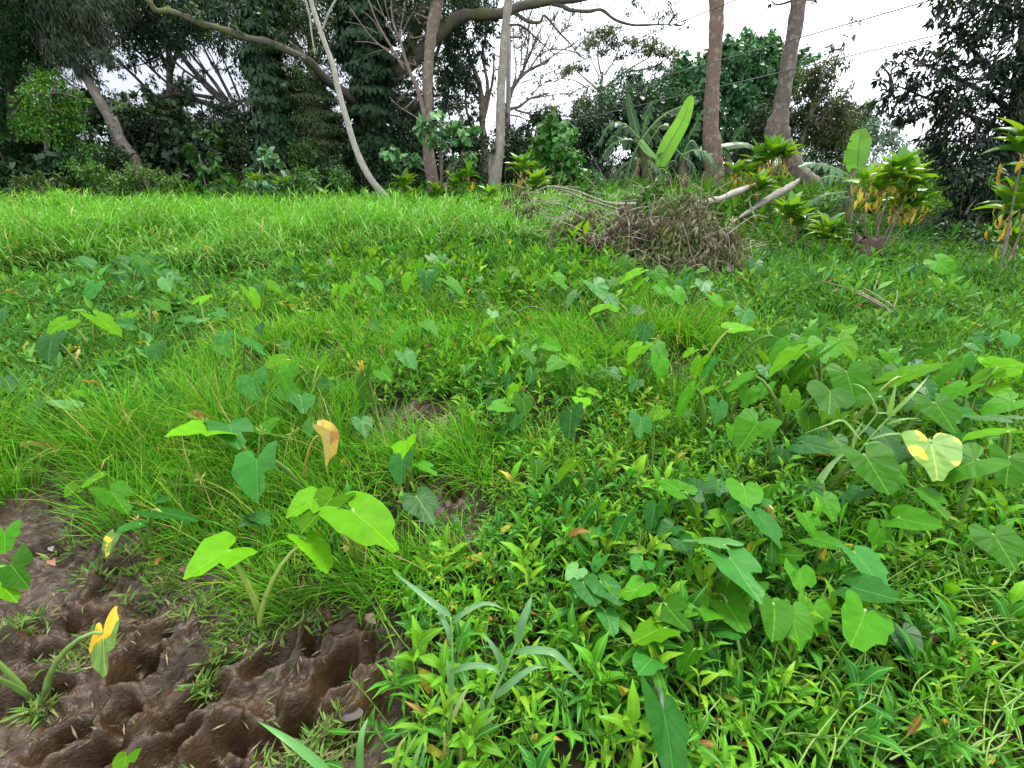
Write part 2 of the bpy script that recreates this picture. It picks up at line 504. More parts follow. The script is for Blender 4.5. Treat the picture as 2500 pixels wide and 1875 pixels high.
def taro_mat(name, col, vein, rough=.38, spec=.45, trans=.35, decay=None, dfac=.5, tcol=(1.3, 1.15, .35), edge=None, split=False):
    """a taro blade: veins fan out from where the stalk joins"""
    m, t, o = new_mat(name)
    lu = nd(t, 'ShaderNodeAttribute', attribute_name='luv')
    oi = nd(t, 'ShaderNodeObjectInfo')
    sp = nd(t, 'ShaderNodeSeparateXYZ'); t.links.new(lu.outputs['Vector'], sp.inputs[0])
    ax = mth(t, 'ABSOLUTE', sp.outputs[0])
    yb = mth(t, 'SUBTRACT', sp.outputs[1], mth(t, 'MULTIPLY', ax, .25))
    ang = mth(t, 'ARCTAN2', ax, yb)
    # side veins leave the midrib at even steps and fan at the back
    side = mth(t, 'SUBTRACT', sp.outputs[1], mth(t, 'MULTIPLY', ax, .75))
    k = mth(t, 'MULTIPLY', side, 4.6)
    fan = mth(t, 'MULTIPLY', mth(t, 'ARCTAN2', ax, sp.outputs[1]), 2.1)
    isb = mth(t, 'LESS_THAN', side, 0.0)
    k = mth(t, 'ADD', mth(t, 'MULTIPLY', k, mth(t, 'SUBTRACT', 1.0, isb)), mth(t, 'MULTIPLY', fan, isb))
    fr = mth(t, 'ABSOLUTE', mth(t, 'SUBTRACT', mth(t, 'FRACT', k), .5))
    v1 = mth(t, 'LESS_THAN', fr, .035)
    mid = mth(t, 'LESS_THAN', ax, .016)
    v = mth(t, 'MAXIMUM', mth(t, 'MULTIPLY', v1, .17), mth(t, 'MULTIPLY', mid, .5))
    tc = nd(t, 'ShaderNodeTexCoord')
    ns = nd(t, 'ShaderNodeTexNoise'); ns.inputs['Scale'].default_value = 3.5; ns.inputs['Detail'].default_value = 5
    ad = nd(t, 'ShaderNodeVectorMath', operation='ADD')
    t.links.new(tc.outputs['Object'], ad.inputs[0])
    cb = nd(t, 'ShaderNodeCombineXYZ'); t.links.new(mth(t, 'MULTIPLY', oi.outputs['Random'], 37.0), cb.inputs[0])
    t.links.new(cb.outputs[0], ad.inputs[1]); t.links.new(ad.outputs[0], ns.inputs['Vector'])
    jit = mth(t, 'MULTIPLY_ADD', oi.outputs['Random'], .65, .50)
    c = cmix(t, 1.0, col, mth(t, 'MULTIPLY', jit, mth(t, 'MULTIPLY_ADD', ns.outputs['Fac'], .7, .65)), 'MULTIPLY')
    if edge:
        rr = mth(t, 'SUBTRACT', mth(t, 'ADD', mth(t, 'MULTIPLY', ax, 1.6), mth(t, 'MULTIPLY', ns.outputs['Fac'], .8)), .75, clamp=True)
        c = cmix(t, rr, c, edge)
    if decay:
        n2 = nd(t, 'ShaderNodeTexNoise'); n2.inputs['Scale'].default_value = 1.6; n2.inputs['Detail'].default_value = 3
        t.links.new(ad.outputs[0], n2.inputs['Vector'])
        r = nd(t, 'ShaderNodeValToRGB'); r.color_ramp.elements[0].position = dfac - .03; r.color_ramp.elements[1].position = dfac + .03
        t.links.new(mth(t, 'SUBTRACT', mth(t, 'ADD', n2.outputs['Fac'], .12), mth(t, 'MULTIPLY', sp.outputs[1], .8)) if split else n2.outputs['Fac'], r.inputs['Fac'])
        c = cmix(t, r.outputs['Color'], c, decay)
    c = cmix(t, v, c, vein)
    bp = nd(t, 'ShaderNodeBump'); bp.inputs['Strength'].default_value = .07; bp.inputs['Distance'].default_value = .02
    t.links.new(mth(t, 'POWER', mth(t, 'MULTIPLY', fr, 2.0), .6), bp.inputs['Height'])
    leaf_shader(t, o, c, rough, spec, trans, lambda cc: cmix(t, .35, cc, (.20, .30, .13)), bp.outputs[0], tcol)
    return m

def plain_mat(name, col, rough=.6, spec=.3, noise=.3, scale=20):
    m, t, o = new_mat(name)
    tc = nd(t, 'ShaderNodeTexCoord'); ns = nd(t, 'ShaderNodeTexNoise'); ns.inputs['Scale'].default_value = scale; ns.inputs['Detail'].default_value = 4
    t.links.new(tc.outputs['Object'], ns.inputs['Vector'])
    c = cmix(t, 1.0, col, mth(t, 'MULTIPLY_ADD', ns.outputs['Fac'], noise * 2, 1 - noise), 'MULTIPLY')
    pb = nd(t, 'ShaderNodeBsdfPrincipled'); pb.inputs['Roughness'].default_value = rough; pb.inputs['Specular IOR Level'].default_value = spec
    t.links.new(c, pb.inputs['Base Color']); t.links.new(pb.outputs[0], o.inputs['Surface'])
    return m

def ground_mat():
    m, t, o = new_mat('wet_mud_and_soil')
    at = nd(t, 'ShaderNodeAttribute', attribute_name='col')      # red: how muddy the place is
    sp = nd(t, 'ShaderNodeSeparateColor'); t.links.new(at.outputs['Color'], sp.inputs[0])
    tc = nd(t, 'ShaderNodeTexCoord')
    def noise(s, d=6, r=.6):
        n = nd(t, 'ShaderNodeTexNoise'); n.inputs['Scale'].default_value = s; n.inputs['Detail'].default_value = d; n.inputs['Roughness'].default_value = r
        t.links.new(tc.outputs['Object'], n.inputs['Vector']); return n.outputs['Fac']
    a, b, c = noise(2.6), noise(26, 6, .65), noise(90, 4)
    r = nd(t, 'ShaderNodeValToRGB')
    r.color_ramp.elements[0].position = .3; r.color_ramp.elements[0].color = (.015, .0085, .0036, 1)
    r.color_ramp.elements[1].position = .72; r.color_ramp.elements[1].color = (.064, .0375, .016, 1)
    t.links.new(mth(t, 'ADD', mth(t, 'MULTIPLY', a, .5), mth(t, 'MULTIPLY', b, .5)), r.inputs['Fac'])
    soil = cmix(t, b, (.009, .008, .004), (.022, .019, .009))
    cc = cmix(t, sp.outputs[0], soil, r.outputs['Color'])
    # flecks of rotted straw and leaf
    fl = mth(t, 'GREATER_THAN', c, .66)
    cc = cmix(t, mth(t, 'MULTIPLY', fl, .35), cc, (.14, .11, .06))
    pb = nd(t, 'ShaderNodeBsdfPrincipled')
    rr = nd(t, 'ShaderNodeMapRange'); rr.inputs[1].default_value = .35; rr.inputs[2].default_value = .65; rr.inputs[3].default_value = .09; rr.inputs[4].default_value = .40
    t.links.new(a, rr.inputs[0])
    t.links.new(mth(t, 'MAXIMUM', rr.outputs[0], mth(t, 'MULTIPLY', mth(t, 'SUBTRACT', 1.0, sp.outputs[0]), .9)), pb.inputs['Roughness'])
    t.links.new(mth(t, 'MULTIPLY_ADD', sp.outputs[0], .20, .12), pb.inputs['Specular IOR Level'])
    bp = nd(t, 'ShaderNodeBump'); bp.inputs['Strength'].default_value = .9; bp.inputs['Distance'].default_value = .009
    t.links.new(mth(t, 'ADD', b, mth(t, 'MULTIPLY', c, .5)), bp.inputs['Height'])
    t.links.new(cc, pb.inputs['Base Color']); t.links.new(bp.outputs[0], pb.inputs['Normal'])
    t.links.new(pb.outputs[0], o.inputs['Surface'])
    return m

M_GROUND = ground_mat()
M_GRASS = foliage_mat('grass_blades', .5, .10, .30, .15)
M_TALL = foliage_mat('tall_grass_blades', .48, .18, .28, .2, rib=.07)
M_WEED = foliage_mat('weed_leaves', .45, .11, .30, .22, rib=.015)
M_LEAF = foliage_mat('tree_leaves', .45, .25, .22, .3)
M_SOFT = foliage_mat('soft_foliage', .6, .2, .35, .2)
M_TI = foliage_mat('ti_leaves', .35, .5, .38, .25, rib=.02)
M_BANANA = foliage_mat('banana_leaves', .4, .4, .4, .18, rib=.03)
M_DEAD = foliage_mat('withered_leaves', .8, .15, .15, .35, tcol=(1, .9, .6), backmul=(1.1, 1.1, 1.1))
M_BARK = bark_mat('grey_brown_bark')
M_BARKR = bark_mat('reddish_lichened_bark', (.34, .33, .28), .55, 7)
M_PALE = bark_mat('pale_bark', (.42, .41, .36), .5, 5)
M_MOSS = bark_mat('mossy_bark', (.09, .11, .02), .9, 3, 1.0, 1.0)
M_WOOD = bark_mat('weathered_wood', (.4, .38, .33), .3, 5, .8, 1.0)
# ------------------------------------------------------------------ ground, one sheet to the horizon
def axis(lo, hi, step, far_lo, far_hi, g=1.13):
    a = list(np.arange(lo, hi, step)); s = step
    while a[-1] < far_hi:
        s = min(s * g, 40); a.append(a[-1] + s)
    s = step
    while a[0] > far_lo:
        s = min(s * g, 40); a.insert(0, a[0] - s)
    return np.array(a)

def build_ground():
    xs = axis(-2.5, 0.05, .0082, -420, 420, 1.14); ys = axis(.6, 2.5, .0082, -60, 700, 1.075)
    X, Y = np.meshgrid(xs, ys)
    x, y = X.ravel(), Y.ravel()
    z = gz(x, y)
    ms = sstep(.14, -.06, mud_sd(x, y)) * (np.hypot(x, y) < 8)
    nx, ny = len(xs), len(ys)
    i = np.arange(ny - 1)[:, None] * nx + np.arange(nx - 1)[None]
    Q = np.stack([i, i + 1, i + nx + 1, i + nx], -1).reshape(-1, 4)
    g = Geo()
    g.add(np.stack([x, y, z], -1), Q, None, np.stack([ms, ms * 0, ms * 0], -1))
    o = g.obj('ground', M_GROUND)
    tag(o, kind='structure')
build_ground()

M_WATER, _t, _o = new_mat('muddy_water')
_pb = nd(_t, 'ShaderNodeBsdfPrincipled'); _pb.inputs['Base Color'].default_value = (.05, .042, .032, 1); _pb.inputs['Roughness'].default_value = .06
_ns = nd(_t, 'ShaderNodeTexNoise'); _ns.inputs['Scale'].default_value = 18
_bp = nd(_t, 'ShaderNodeBump'); _bp.inputs['Strength'].default_value = .08; _t.links.new(_ns.outputs['Fac'], _bp.inputs['Height'])
_t.links.new(_bp.outputs[0], _pb.inputs['Normal']); _t.links.new(_pb.outputs[0], _o.inputs['Surface'])

def puddle(px, py, rx, ry, turn, lift):
    c = G(px, py); a = np.linspace(0, 2 * np.pi, 40, endpoint=False)
    r = 1 + .45 * (N2(np.cos(a) * 1.7 + px, np.sin(a) * 1.7) - .5)
    X = rx * r * np.cos(a); Y = ry * r * np.sin(a); ct, st = math.cos(turn), math.sin(turn)
    V = np.stack([X * ct - Y * st, X * st + Y * ct, a * 0], -1)
    V = np.vstack([V, [[0, 0, 0]]])
    T = [(i, (i + 1) % 40, 40) for i in range(40)]
    g = Geo(); g.add(V, None, T)
    o = g.obj('puddle_water', M_WATER); o.location = (c[0], c[1], c[2] + lift)
    tag(o, kind='structure')
puddle(160, 1165, .20, .09, .5, .02)
puddle(862, 1748, .035, .022, .2, .012)
puddle(1030, 1020, .07, .03, .8, .012)
puddle(430, 1530, .05, .03, .6, .006)

# ------------------------------------------------------------------ trees
LEAFKIND = {   # proto, length, droop, upness of the face
    'dark': (leaf2(.45), .135, .5, .6), 'fine': (leaf2(.13, .01), .17, 1.5, .2), 'feather': (leaf2(.34, .02), .085, .1, 1.6),
    'kukui': (heart(.9, .15), .17, .8, .7), 'lance': (leaf2(.30), .16, .8, .5), 'small': (leaf2(.5), .085, .3, .7),
    'pothos': (heart(.85, .2), .15, 1.2, .4), 'needle': (leaf2(.22, .02), .12, .2, .8), 'weedleaf': (leaf2(.26, .04), .10, .2, .8), 'spray': (leaf2(.35, .02), .26, .05, 1.4), 'withered': (leaf8(.26, .10, .3), .13, 1.6, .1)}

def vary(col, n, v=.22, hue=.12, rng=RNG):
    c = np.asarray(col, float)[None] * (1 + v * (rng.random((n, 1)) * 2 - 1))
    c = c * (1 + hue * (rng.random((n, 3)) * 2 - 1) * np.array([1.3, .5, .8]))
    return np.clip(c, .002, 1)

def clump_leaves(geo, c, r, kind, col, dens=2.0, flat=1.0, m=0, rng=RNG, alt=None, altf=0.0):
    proto, ln, droop, upn = LEAFKIND[kind]
    area = .5 * ln * ln * (proto[0][:, 0].max() - proto[0][:, 0].min())
    n = int(max(12, dens * math.pi * r * r * flat ** .5 / area))
    k = max(3, n // 16)
    sub = rdir(k, rng) * (rng.random((k, 1)) ** .42)
    sub[:, 2] *= flat
    tint = 1 + .35 * (rng.random((k, 1)) * 2 - 1)
    i = rng.integers(0, k, n)
    off = rng.normal(size=(n, 3)) * .16; off[:, 2] *= flat ** .5
    O = c + (sub[i] + off) * r
    t = rdir(n, rng) + .7 * nrm(sub[i] + 1e-6) + np.array([0, 0, -droop])
    nn = rdir(n, rng) + np.array([0, 0, upn * 2]) + .4 * nrm(sub[i] + 1e-6)
    s = ln * (.65 + .7 * rng.random(n))
    C = vary(col, n, .25, .15, rng) * tint[i]
    if alt is not None:
        pk = rng.random(n) < altf
        C[pk] = vary(alt, int(pk.sum()), .25, .12, rng)
    geo.scatter(proto, frames(t, nn) * s[:, None, None], O, C, m)
    return sub * r + c

def px_path(pts, z=(0, 0), D=None, k=6):
    """rows (X, Y, width[, D]) in a zoom's pixels -> smooth 3-D path and radii"""
    rows = []
    for p in pts:
        d = p[3] if len(p) > 3 else D
        px, py = z[0] + p[0] * .4069, z[1] + p[1] * .4069
        q = P(px, py, d)
        rows.append((*q, p[2] * .4069 / FPX * depth_of(q) / 2))
    s = spline(rows, k)
    return s[:, :3], np.maximum(s[:, 3], .004)

def to_ground(path, rad, flare=1.25):
    q = path[-1]; g = gzs(q[0], q[1])
    if q[2] > g - .05:
        t = nrm(path[-1] - path[-2]); dn = q[2] - g + .15
        e = q + np.array([t[0] * .3 * dn, t[1] * .3 * dn, -dn])
        path = np.vstack([path, .5 * (q + e), e]); rad = np.append(rad, [rad[-1] * (1 + (flare - 1) * .5), rad[-1] * flare])
    return path, rad

def tree(name, label, cat, trunks, limbs=(), clumps=(), z=(0, 0), D=17, leaf='dark', col=(.035, .085, .028), bark=None, barkcol=(.10, .085, .065),
         group=None, dens=2.0, flat=1.0, twigs=True, alt=None, altf=0.0, leafmat=None, rooted=True, rough=.08, spread=.5, seed=0):
    rng = np.random.default_rng(seed + len(label) * 7 + int(D * 10))
    bark = bark or M_BARK
    tp = []
    for t in trunks:
        path, rad = px_path(t, z, D)
        if rooted: path, rad = to_ground(path, rad)
        tp.append((path, rad))
    base = tp[0][0][-1].copy(); base[2] = gzs(base[0], base[1])
    root = empty(name, base, label, cat, group)
    spine = []
    for path, rad in tp:
        g = Geo(); tube(g, path, rad, 12, barkcol, rough, seed=seed + 3)
        g.obj('trunk', bark, root, base); spine.append(path)
    for l in limbs:
        path, rad = px_path(l, z, D)
        g = Geo(); tube(g, path, rad, 8, barkcol, rough, seed=seed + 5)
        g.obj('limb', bark, root, base); spine.append(path)
    if clumps:
        S = np.vstack(spine)
        g = Geo()
        for c in clumps:
            d = D + (c[3] if len(c) > 3 else (rng.random() - .5) * 2 * spread)
            q = P(z[0] + c[0] * .4069, z[1] + c[1] * .4069, d)
            r = c[2] * .4069 / FPX * depth_of(q)
            dd = dens * (c[4] if len(c) > 4 else 1)
            subs = clump_leaves(g, q, r, leaf, col, dd, flat, 0, rng, alt, altf)
            if twigs:
                j = np.argmin(np.linalg.norm(S - q, axis=1)); a = S[j]
                mid = .5 * (a + q) + rng.normal(size=3) * .12 * np.linalg.norm(q - a)
                tw = spline([a, mid, q], 3)
                tube(g, tw, np.linspace(.035, .015, len(tw)), 5, barkcol, .1, 1)
                for e in subs[rng.permutation(len(subs))[:9]]:
                    st = tw[rng.integers(len(tw) // 2, len(tw))]
                    tube(g, spline([st, .5 * (st + e) + rng.normal(size=3) * .07 * r, e], 2), np.array([.012, .009, .007, .005, .003])[:5], 3, barkcol, 0, 1, capped=False)
        g.obj('crown', [leafmat or M_LEAF, bark], root, base, smooth=True)
    return root

def vine(label, path_rows, z, D, leaf='pothos', col=(.014, .046, .014), dens=2.2, hang=0, seed=0, group='climbing vines on the forest trunks'):
    """leaves clothing a trunk, with stems; a thing of its own"""
    rng = np.random.default_rng(seed + 50)
    path, rad = px_path(path_rows, z, D, 10)
    base = path[-1].copy(); base[2] = gzs(base[0], base[1])
    root = empty('climbing_vine', base, label, 'vine', group)
    proto, ln, droop, upn = LEAFKIND[leaf]
    seg = np.linalg.norm(np.diff(path, axis=0), axis=1); tot = seg.sum()
    n = int(dens * tot * 2 * math.pi * rad.mean() / (.4 * ln * ln))
    u = rng.random(n) * (len(path) - 1); i = u.astype(int); f = (u - i)[:, None]
    c = path[i] * (1 - f) + path[i + 1] * f; r = rad[i]
    # bulges, so that it is not an even pillar
    a = rng.random(n) * 2 * np.pi
    r = r * (.45 + 1.0 * N3(u * .45 + seed, 2 + np.cos(a) * .9) * (.7 + .6 * N4(u * 1.6, a)))
    d = np.stack([np.cos(a), np.sin(a), 0 * a], -1)
    O = c + d * (r * (.75 + .35 * rng.random(n)))[:, None]
    t = d * .5 + np.array([0, 0, -1.0]) + rdir(n, rng) * .45
    nn = d * 1.2 + np.array([0, 0, .5]) + rdir(n, rng) * .5
    g = Geo()
    g.scatter(proto, frames(t, nn) * (ln * (.6 + .7 * rng.random(n)))[:, None, None], O, vary(col, n, .3, .15, rng))
    g.obj('foliage', M_LEAF, root, base)
    g = Geo()
    for k in range(4):
        ph = rng.random() * 6.3
        aa = np.linspace(0, 5, len(path)) + ph
        q = path + np.stack([np.cos(aa), np.sin(aa), 0 * aa], -1) * (rad * .6)[:, None]
        tube(g, q, .018, 5, (.11, .09, .06), .1, 0)
    for k in range(hang):
        j = rng.integers(0, len(path) // 2)
        s = path[j] + rng.normal(size=3) * [.5, .3, 0]
        e = s + np.array([rng.normal() * .2, rng.normal() * .2, -1.5 - 2 * rng.random()])
        e[2] = max(e[2], base[2] + .2)
        tube(g, spline([s, .5 * (s + e) + rng.normal(size=3) * .08, e], 5), .012, 4, (.2, .17, .13), .1, 0)
    g.obj('stem', M_BARK, root, base)
    return root

def shrub(label, px, py, wpx, hpx, D, leaf='dark', col=(.035, .09, .03), name='shrub', cat='shrub', dens=2.0, group='shrubs along the forest edge', alt=None, altf=0, seed=0, bare=.25, stems=3, flat=.8):
    """a bush whose foot stands at photograph pixel (px, py)"""
    rng = np.random.default_rng(seed * 13 + int(px) + int(py) * 3)
    b = P(px, py, D); b[2] = gzs(b[0], b[1])
    s = depth_of(b) / FPX
    w, h = wpx * s, hpx * s + max(0.0, P(px, py, D)[2] - b[2])
    root = empty(name, b, label, cat, group)
    g = Geo(); cs = []
    k = max(4, int(6 * (w * h) ** .5))
    for i in range(k):
        t = rng.random() ** .75
        a = rng.random() * 6.283; rr = (.5 * w) * (1 - .55 * t * t) * rng.random() ** .5 * .8
        c = b + np.array([math.cos(a) * rr, math.sin(a) * rr * .8, h * (bare + (.93 - bare) * t)])
        r = (.20 + .14 * rng.random()) * min(w, h) * .95
        cs.append((c, r))
    for c, r in cs:
        clump_leaves(g, c, r, leaf, col, dens, flat, 0, rng, alt, altf)
    g.obj('foliage', M_LEAF if leaf != 'needle' else M_SOFT, root, b)
    g = Geo()
    for i in range(stems):
        c = cs[rng.integers(len(cs))][0]
        q = spline([b + [rng.normal() * .05, rng.normal() * .05, -.1], .5 * (b + c) + rng.normal(size=3) * .08 * h, c], 4)
        tube(g, q, np.linspace(.03, .012, len(q)) * (.6 + .3 * h), 6, (.13, .11, .08), .08)
    g.obj('stem', M_BARK, root, b)
    return root

A7, A8, A9, ZC, ZB = (0, 0), (800, 0), (1600, 0), (1600, 400), (800, 400)
DK = (.014, .038, .012); KUK = (.028, .095, .034)

# far left: dark feathery tree, bright bush tree, leaning pale trunk under a grey-green crown
tree('evergreen_tree', 'tall dark feathery evergreen tree at the far left edge of the field', 'tree',
     [[(60, -500, 45), (70, 300, 55), (90, 700, 65), (80, 1000, 70)]], [],
     [(60, 230, 150), (150, 350, 120), (30, 450, 150), (140, 560, 130), (60, 660, 140), (110, 800, 120), (30, 880, 140), (-90, 350, 170), (-100, 700, 170), (40, 60, 150), (170, 140, 110), (120, -160, 190), (-80, -100, 190)],
     A7, 17, 'needle', (.013, .055, .012), leafmat=M_SOFT, dens=2.6, seed=1)
tree('understory_tree', 'bright green bushy young tree before the dark evergreen', 'tree',
     [[(300, 560, 16), (290, 760, 22), (280, 960, 26)]], [],
     [(250, 520, 95), (350, 590, 110), (220, 660, 105), (430, 620, 70), (170, 770, 85), (300, 760, 110), (410, 700, 80), (330, 480, 60), (200, 580, 70), (480, 590, 45)],
     A7, 15.5, 'small', (.042, .16, .010), dens=2.3, seed=2, alt=(.09, .16, .012), altf=.2)
tree('leaning_tree', 'leaning pale trunked tree with a drooping grey green crown at left', 'tree',
     [[(330, 160, 30), (430, 360, 42), (530, 490, 50), (640, 680, 55), (710, 820, 62), (800, 950, 70)]],
     [[(200, -60, 16), (300, 60, 20), (390, 280, 26)], [(560, 60, 14), (500, 200, 20), (440, 370, 26)], [(700, 930, 40), (720, 800, 34), (690, 700, 20)]],
     [(290, 190, 150), (430, 160, 140), (410, 320, 120), (320, 50, 140), (580, 110, 120), (540, 240, 95), (190, 60, 130), (680, 40, 100), (260, 320, 90), (480, -60, 150), (250, -120, 170), (480, 410, 60), (620, 330, 60)],
     A7, 17.5, 'fine', (.055, .080, .045), M_PALE, (.20, .175, .14), dens=2.8, seed=3)
g_l = tree('slanting_tree', 'dark tree with slanting branches reaching left across the sky gap', 'tree',
     [[(1060, 300, 26), (1210, 480, 34), (1330, 600, 44), (1480, 740, 55), (1620, 900, 66)]],
     [[(620, 300, 10), (780, 430, 16), (940, 580, 20), (1060, 565, 22), (1210, 610, 30), (1400, 690, 40)], [(820, 330, 8), (950, 450, 14), (1070, 540, 18), (1280, 590, 26)],
      [(1050, 180, 8), (1150, 330, 14), (1290, 500, 20), (1400, 680, 26)], [(1180, 200, 8), (1260, 360, 12), (1350, 520, 16), (1440, 700, 22)], [(1330, 330, 7), (1400, 500, 12), (1500, 740, 18)],
      [(950, 200, 8), (1060, 380, 12), (1220, 500, 18)], [(700, 210, 8), (860, 340, 12), (960, 470, 14)], [(1250, 300, 5), (1330, 470, 8), (1420, 640, 10)], [(1110, 220, 5), (1220, 400, 8), (1370, 600, 12)]],
     [(650, 330, 75), (770, 340, 60), (800, 190, 125), (940, 230, 110), (900, 110, 140), (1050, 130, 120), (1080, 270, 85), (960, 330, 70), (1200, 160, 110), (1300, 240, 80), (760, 60, 110), (1150, 20, 130), (1350, 60, 130), (1000, -90, 170), (780, -130, 160), (1300, -130, 170), (870, 490, 45, 0, .6), (950, 560, 40, 0, .5), (1100, 480, 65, 0, .7), (1140, 580, 45), (1330, 640, 70), (1440, 680, 80), (1250, 420, 60, 0, .4), (1400, 400, 60, 0, .4), (1420, 560, 60, 0, .5), (1240, 700, 60)],
     A7, 19, 'lance', (.020, .050, .020), M_BARK, (.04, .036, .03), dens=2.0, seed=4)
# the great monkeypod: vine clad trunk, mossy limb to the left, arching limb to the right
tree('monkeypod_tree', 'great spreading tree with a mossy limb slanting left over the field', 'tree',
     [[(2230, -150, 120), (2220, 200, 130), (2230, 500, 140), (2250, 800, 150), (2260, 1060, 170)]],
     [[(600, -170, 20, 14.5), (870, -10, 28, 14.7), (935, 62, 32, 14.8), (1010, 68, 33, 14.9), (1100, 95, 34, 15), (1210, 145, 37, 15.1), (1300, 166, 38, 15.2), (1500, 232, 40, 15.5), (1600, 250, 42, 15.6), (1700, 292, 43, 15.8), (1850, 366, 46, 16.3), (1970, 485, 52, 17), (2180, 640, 70, 18.6)],
      [(1500, -120, 14), (1640, 30, 20), (1700, 180, 24), (1760, 270, 28), (1900, 400, 36)],
      [(2230, 300, 110), (2420, 420, 90), (2470, 240, 70), (2560, 60, 60), (2700, -120, 60)],
      [(2240, 560, 110), (2500, 330, 90), (2650, 190, 74), (2750, 105, 66), (2870, 88, 62), (3010, 80, 58), (3120, 38, 54), (3270, 10, 48), (3470, -10, 40), (3800, -60, 30)],
      [(3280, 12, 30), (3360, 30, 26), (3420, 60, 22), (3530, 68, 20), (3610, 60, 18), (3690, 118, 16), (3800, 150, 14), (3930, 148, 10), (4050, 150, 6)],
      [(3050, 70, 24), (3090, 80, 22), (3170, 128, 20), (3240, 132, 18), (3270, 95, 14), (3360, 200, 12), (3420, 260, 9), (3480, 340, 6)],
      [(3050, 150, 14), (3130, 155, 12), (3220, 230, 9), (3330, 330, 6)]],
     [(1000, 40, 45, -4, .7), (1150, 80, 45, -4, .6), (1270, 200, 40, -3.8, .6), (1420, 170, 45, -3.6, .6), (1560, 300, 45, -3.4, .6), (1660, 230, 45, -3.3, .6), (1780, 390, 50, -3, .7), (1880, 300, 50, -2.8, .6), (1200, 60, 50, -4, .6), (1960, 560, 60, -2, .7), (1580, 60, 70), (1700, 40, 80), (1820, 100, 70), (1750, 160, 60), (1900, 210, 60), (1650, 150, 50, 0, .5), (2020, 60, 90), (2100, 180, 90), (2000, 260, 60), (2400, 40, 110), (2500, 130, 70), (2620, 30, 80),
      (1800, -120, 170), (2100, -130, 170), (2450, -150, 180), (2850, -150, 140), (3800, 30, 55, 0, .35), (3960, 110, 60, 0, .45), (4030, 60, 60, 0, .4), (3870, -10, 60, 0, .4), (4110, 140, 35, 0, .3), (3700, -80, 60)],
     A7, 19, 'small', (.022, .062, .012), M_MOSS, (.085, .075, .06), dens=2.2, seed=5, alt=(.08, .14, .03), altf=.12)
vine('dark vine column of heart leaves left of the pale slim trunk', [(1560, -120, 190), (1570, 200, 210), (1590, 450, 230), (1630, 700, 250), (1660, 1010, 290)], A7, 16.5, seed=1, hang=5)
tree('vine_clad_tree', 'straight trunk hidden under the dark column of heart leaves', 'tree', [[(1560, -220, 50), (1580, 300, 60), (1660, 1030, 70)]], [], [(1500, 60, 90), (1640, -60, 130), (1420, -150, 130), (1530, 220, 60), (1450, 330, 55, -.4), (1680, 180, 70, -.4), (1690, 380, 60, -.3), (1470, 560, 60, -.4), (1720, 560, 70, -.2), (1490, 760, 60, -.3), (1730, 780, 70, -.3), (1460, 900, 65, -.3), (1700, 60, 80), (1600, 130, 60, -.8), (1560, 640, 45, -.9), (1650, 900, 55, -.8)], A7, 16.6, 'dark', (.017, .045, .013), seed=6)
vine('dense dark vine on the great trunk right of the pale slim trunk', [(2200, -150, 330), (2190, 200, 300), (2210, 450, 290), (2230, 700, 320), (2250, 1040, 380)], A7, 18.6, seed=2, hang=4)
vine('yellowish green creeper curtain between the vine column and slim trunk', [(1850, 430, 220), (1860, 620, 300), (1880, 820, 330), (1900, 1040, 370)], A7, 17.2, 'small', (.030, .055, .010), dens=2.6, seed=3, hang=3)
tree('dead_twiggy_tree', 'brown bare twiggy tree before the vine clad trunks', 'tree',
     [[(430, 220, 14), (480, 400, 20), (540, 540, 26), (580, 700, 30), (600, 900, 34)]],
     [[(230, -40, 8), (300, 140, 10), (380, 280, 14), (460, 420, 16)], [(380, -40, 8), (390, 120, 12), (430, 240, 14)], [(120, 30, 5), (260, 220, 7), (350, 300, 9), (480, 400, 10)], [(160, 250, 4), (280, 260, 6), (430, 330, 8)],
      [(280, -40, 5), (340, 100, 7), (420, 250, 8)], [(330, -40, 5), (380, 160, 7)], [(200, 60, 4), (270, 120, 5), (330, 220, 6)], [(470, -30, 5), (450, 110, 7), (420, 240, 9)], [(520, 60, 4), (470, 150, 5), (430, 250, 6)],
      [(370, 580, 4), (430, 640, 6), (560, 720, 9)], [(100, 130, 3), (200, 150, 4), (300, 200, 5)], [(250, 20, 4), (330, 90, 5), (390, 190, 6)], [(230, 330, 3), (330, 300, 4), (430, 310, 6)]],
     [], A8, 16.8, bark=M_BARK, barkcol=(.15, .115, .095), rough=.05, seed=7)
tree('slim_tree', 'slim pale grey trunk curving and leaning left over the grass', 'tree',
     [[(1840, -160, 26), (1870, 20, 26), (1935, 220, 28), (2000, 400, 30), (2020, 500, 32), (2075, 700, 34), (2145, 920, 38), (2228, 1080, 42), (2330, 1200, 46)]],
     [[(1780, -150, 12), (1850, 60, 12), (1870, 200, 10), (1890, 330, 7)], [(2090, -100, 10), (1990, 40, 12), (1930, 190, 14)]], [], A7, 15.5, bark=M_PALE, barkcol=(.30, .285, .24), rough=.03, seed=8)
tree('peeling_tree', 'brown trunk with peeling bark rising behind the broad leaved sapling', 'tree',
     [[(700, -220, 66), (660, 0, 68), (625, 180, 66), (612, 300, 60), (600, 460, 62), (600, 620, 56), (598, 760, 58), (606, 920, 68), (628, 1080, 76), (645, 1180, 92)]],
     [[(480, 380, 14), (520, 500, 18), (585, 640, 22)]], [(660, -190, 150), (500, -170, 130), (520, 60, 70, .6), (560, 160, 60, .8), (480, 200, 70, .8), (420, 90, 80, .9), (500, 330, 50, .9), (430, 480, 60, .9), (540, 640, 60, .7), (470, 640, 60, .8), (410, 620, 50, .9)], A8, 17, 'lance', (.018, .042, .015), M_BARKR, (.17, .125, .095), rough=.07, seed=9)
